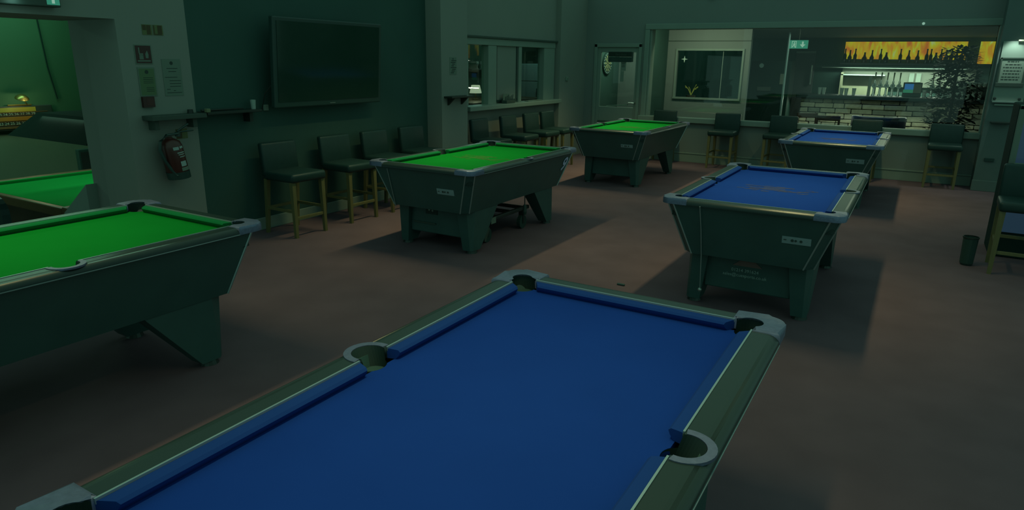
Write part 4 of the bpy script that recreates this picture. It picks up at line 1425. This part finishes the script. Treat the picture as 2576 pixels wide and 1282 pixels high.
# hanging exit sign in the bar
e3 = thing('exit_sign', 'lit green exit sign hanging in the bar, with running figure and down arrow', 'exit sign', (-2.10, 14.0, 2.14))
MB().box(-0.16, 0.16, -0.015, 0.015, -0.075, 0.075, 0.004).build('lit_panel', m_exit, e3)
d = MB()
d.box(-0.12, -0.11, -0.018, -0.015, -0.06, 0.06)
d.box(-0.12, -0.05, -0.018, -0.015, 0.05, 0.06)
d.box(-0.05, -0.04, -0.018, -0.015, -0.06, 0.06)
d.prism(arc(-0.075, 0.03, 0.012, 0, 360, 8)[:-1], -0.018, -0.015, 'y')
d.prism([(-0.095, 0.015), (-0.06, 0.015), (-0.065, -0.02), (-0.05, -0.055), (-0.065, -0.055), (-0.08, -0.02), (-0.10, -0.05), (-0.11, -0.045), (-0.09, -0.01)], -0.018, -0.015, 'y')
d.prism([(0.055, 0.05), (0.085, 0.05), (0.085, 0.0), (0.12, 0.0), (0.07, -0.055), (0.02, 0.0), (0.055, 0.0)], -0.018, -0.015, 'y')
d.build('pictogram', m_exit_w, e3)
MB().tube([(0, 0, 0.075), (0, 0, 0.28)], 0.006, 6).build('hanging_rod', m_dsteel, e3)
# small lights seen through the inner window
o = thing('star_light', 'small pale star-shaped light inside the inner bar window, upper left', 'light', (-4.42, 14.6, 1.86))
q = []
for i in range(8):
    rr = 0.07 if i % 2 == 0 else 0.018
    q.append((rr * math.sin(i * PI / 4), rr * math.cos(i * PI / 4)))
MB().prism(q, -0.006, 0.006, 'y').build('star', m_lamp, o)
MB().tube([(0, 0, 0.06), (0, 0, 0.55)], 0.004, 6).build('hanging_wire', m_dsteel, o)
o = thing('lit_ornament', 'small yellow-lit twig ornament low in the inner bar window', 'ornament', (-4.25, 14.7, 0))
MB().cyl((0, 0, 0), (0, 0, 1.12), 0.10, 0.10, 12).build('stand', m_rust, o)
m_ylamp = mat('yellow_glow', (0.2, 0.2, 0.05), 0.5, emit=(0.11, 0.11, 0.02), estr=0.8)
rnd2 = random.Random(9)
for i in range(7):
    a = rnd2.uniform(0, 2 * PI)
    MB().tube([(0, 0, 1.12), (0.07 * math.cos(a), 0.04 * math.sin(a), 1.25), (0.14 * math.cos(a), 0.06 * math.sin(a), 1.24 + 0.12 * rnd2.random())], [0.008, 0.007, 0.009], 5).build('twig', m_ylamp, o)
# steel post and dark service cabinet at the left of the bar
po = MB().cyl((-2.52, 15.5, 0), (-2.52, 15.5, 2.42), 0.022, 0.022, 10).build('steel_post', m_strip)
tag(po, 'thin metal post at the left end of the bar', 'post')
o = thing('drinks_machine', 'dark tall machine left of the metal post beyond the window', 'machine', (-2.95, 16.5, 0))
MB().box(-0.42, 0.42, -0.3, 0.3, 0, 1.85, 0.02).build('body', m_machine, o)
MB().box(-0.25, 0.05, -0.31, -0.30, 1.20, 1.30, 0.01).build('grey_panel', m_dsteel, o)
MB().box(0.22, 0.33, -0.31, -0.30, 1.36, 1.58).build('paper_label', m_taupe, o)
MB().cyl((-0.2, -0.305, 1.75), (-0.2, -0.30, 1.75), 0.05, 0.05, 10).build('sticker', m_dim_decal, o)
# seats by the window on the bar side
tc_ = thing('tub_chair', 'rounded bluish leather tub chair behind the long window', 'chair', (-0.62, 14.75, 0))
q = arc(0, 0, 0.40, 200, 340, 14)
qo = arc(0, 0, 0.47, 340, 200, 14)
m_ = MB().prism(arc(0, 0, 0.47, 190, 350, 16) + arc(0, 0, 0.38, 350, 190, 16), 0.25, 0.86, 'z', 0.02)
m_.build('backrest', m_bluel, tc_, True, 50)
MB().lathe([(0, 0.25), (0.40, 0.25), (0.41, 0.40), (0.36, 0.46), (0, 0.47)], 20).build('seat', m_bluel, tc_, True)
for a in (45, 135, 225, 315):
    MB().cyl((0.3 * math.cos(R(a)), 0.3 * math.sin(R(a)), 0), (0.28 * math.cos(R(a)), 0.28 * math.sin(R(a)), 0.26), 0.016, 0.02, 8).build('leg', m_rust, tc_)
for i, (x, y) in enumerate(((-1.45, 14.6), (-1.85, 15.2))):
    t = thing('low_chair', ('nearer' if i == 0 else 'farther') + ' red-brown wooden chair back left of the tub chair, behind the window', 'chair', (x, y, 0), R(15 + 20 * i))
    MB().box(-0.22, 0.22, -0.22, 0.22, 0.42, 0.46, 0.01).build('seat', m_rust, t)
    MB().box(-0.22, 0.22, 0.19, 0.22, 0.72, 0.82, 0.01).build('back_rail', m_rust, t)
    MB().box(-0.20, 0.20, 0.19, 0.22, 0.56, 0.60, 0.006).build('back_rail', m_rust, t)
    for sx in (-0.2, 0.2):
        MB().box(sx - 0.018, sx + 0.018, -0.21, -0.175, 0, 0.42).build('leg', m_rust, t)
        MB().box(sx - 0.018, sx + 0.018, 0.185, 0.22, 0, 0.82).build('leg', m_rust, t)
# tall plant behind the glass
pt = thing('potted_plant', 'tall dark leafy plant behind the right end of the window', 'plant', (0.45, 13.5, 0))
MB().lathe([(0, 0), (0.16, 0), (0.20, 0.36), (0.18, 0.36), (0.15, 0.03), (0, 0.30)], 18).build('pot', m_bar, pt)
MB().tube([(0, 0, 0.2), (0.02, 0, 0.9), (0.0, 0.02, 1.6), (0.03, 0, 2.0)], [0.03, 0.025, 0.018, 0.008], 8).build('stem', m_rust, pt)
fm = MB()
rnd = random.Random(5)
for i in range(1900):
    zz = rnd.uniform(0.75, 2.08)
    wmax = 0.34 * (1 - abs((zz - 1.3) / 1.05) ** 2) + 0.05
    a = rnd.uniform(0, 2 * PI)
    rr = wmax * math.sqrt(rnd.random())
    c0 = Vector((rr * math.cos(a), rr * math.sin(a), zz))
    d0 = Vector((math.cos(a) + rnd.uniform(-.5, .5), math.sin(a) + rnd.uniform(-.5, .5), rnd.uniform(-0.6, 0.5))).normalized()
    L_ = rnd.uniform(0.07, 0.14)
    s0 = d0.cross(Vector((0, 0, 1))).normalized() * L_ * 0.3
    fm.quad(c0, c0 + d0 * L_ * 0.5 + s0, c0 + d0 * L_, c0 + d0 * L_ * 0.5 - s0)
fo = fm.build('foliage', m_foil, pt)
fo['kind'] = 'stuff'
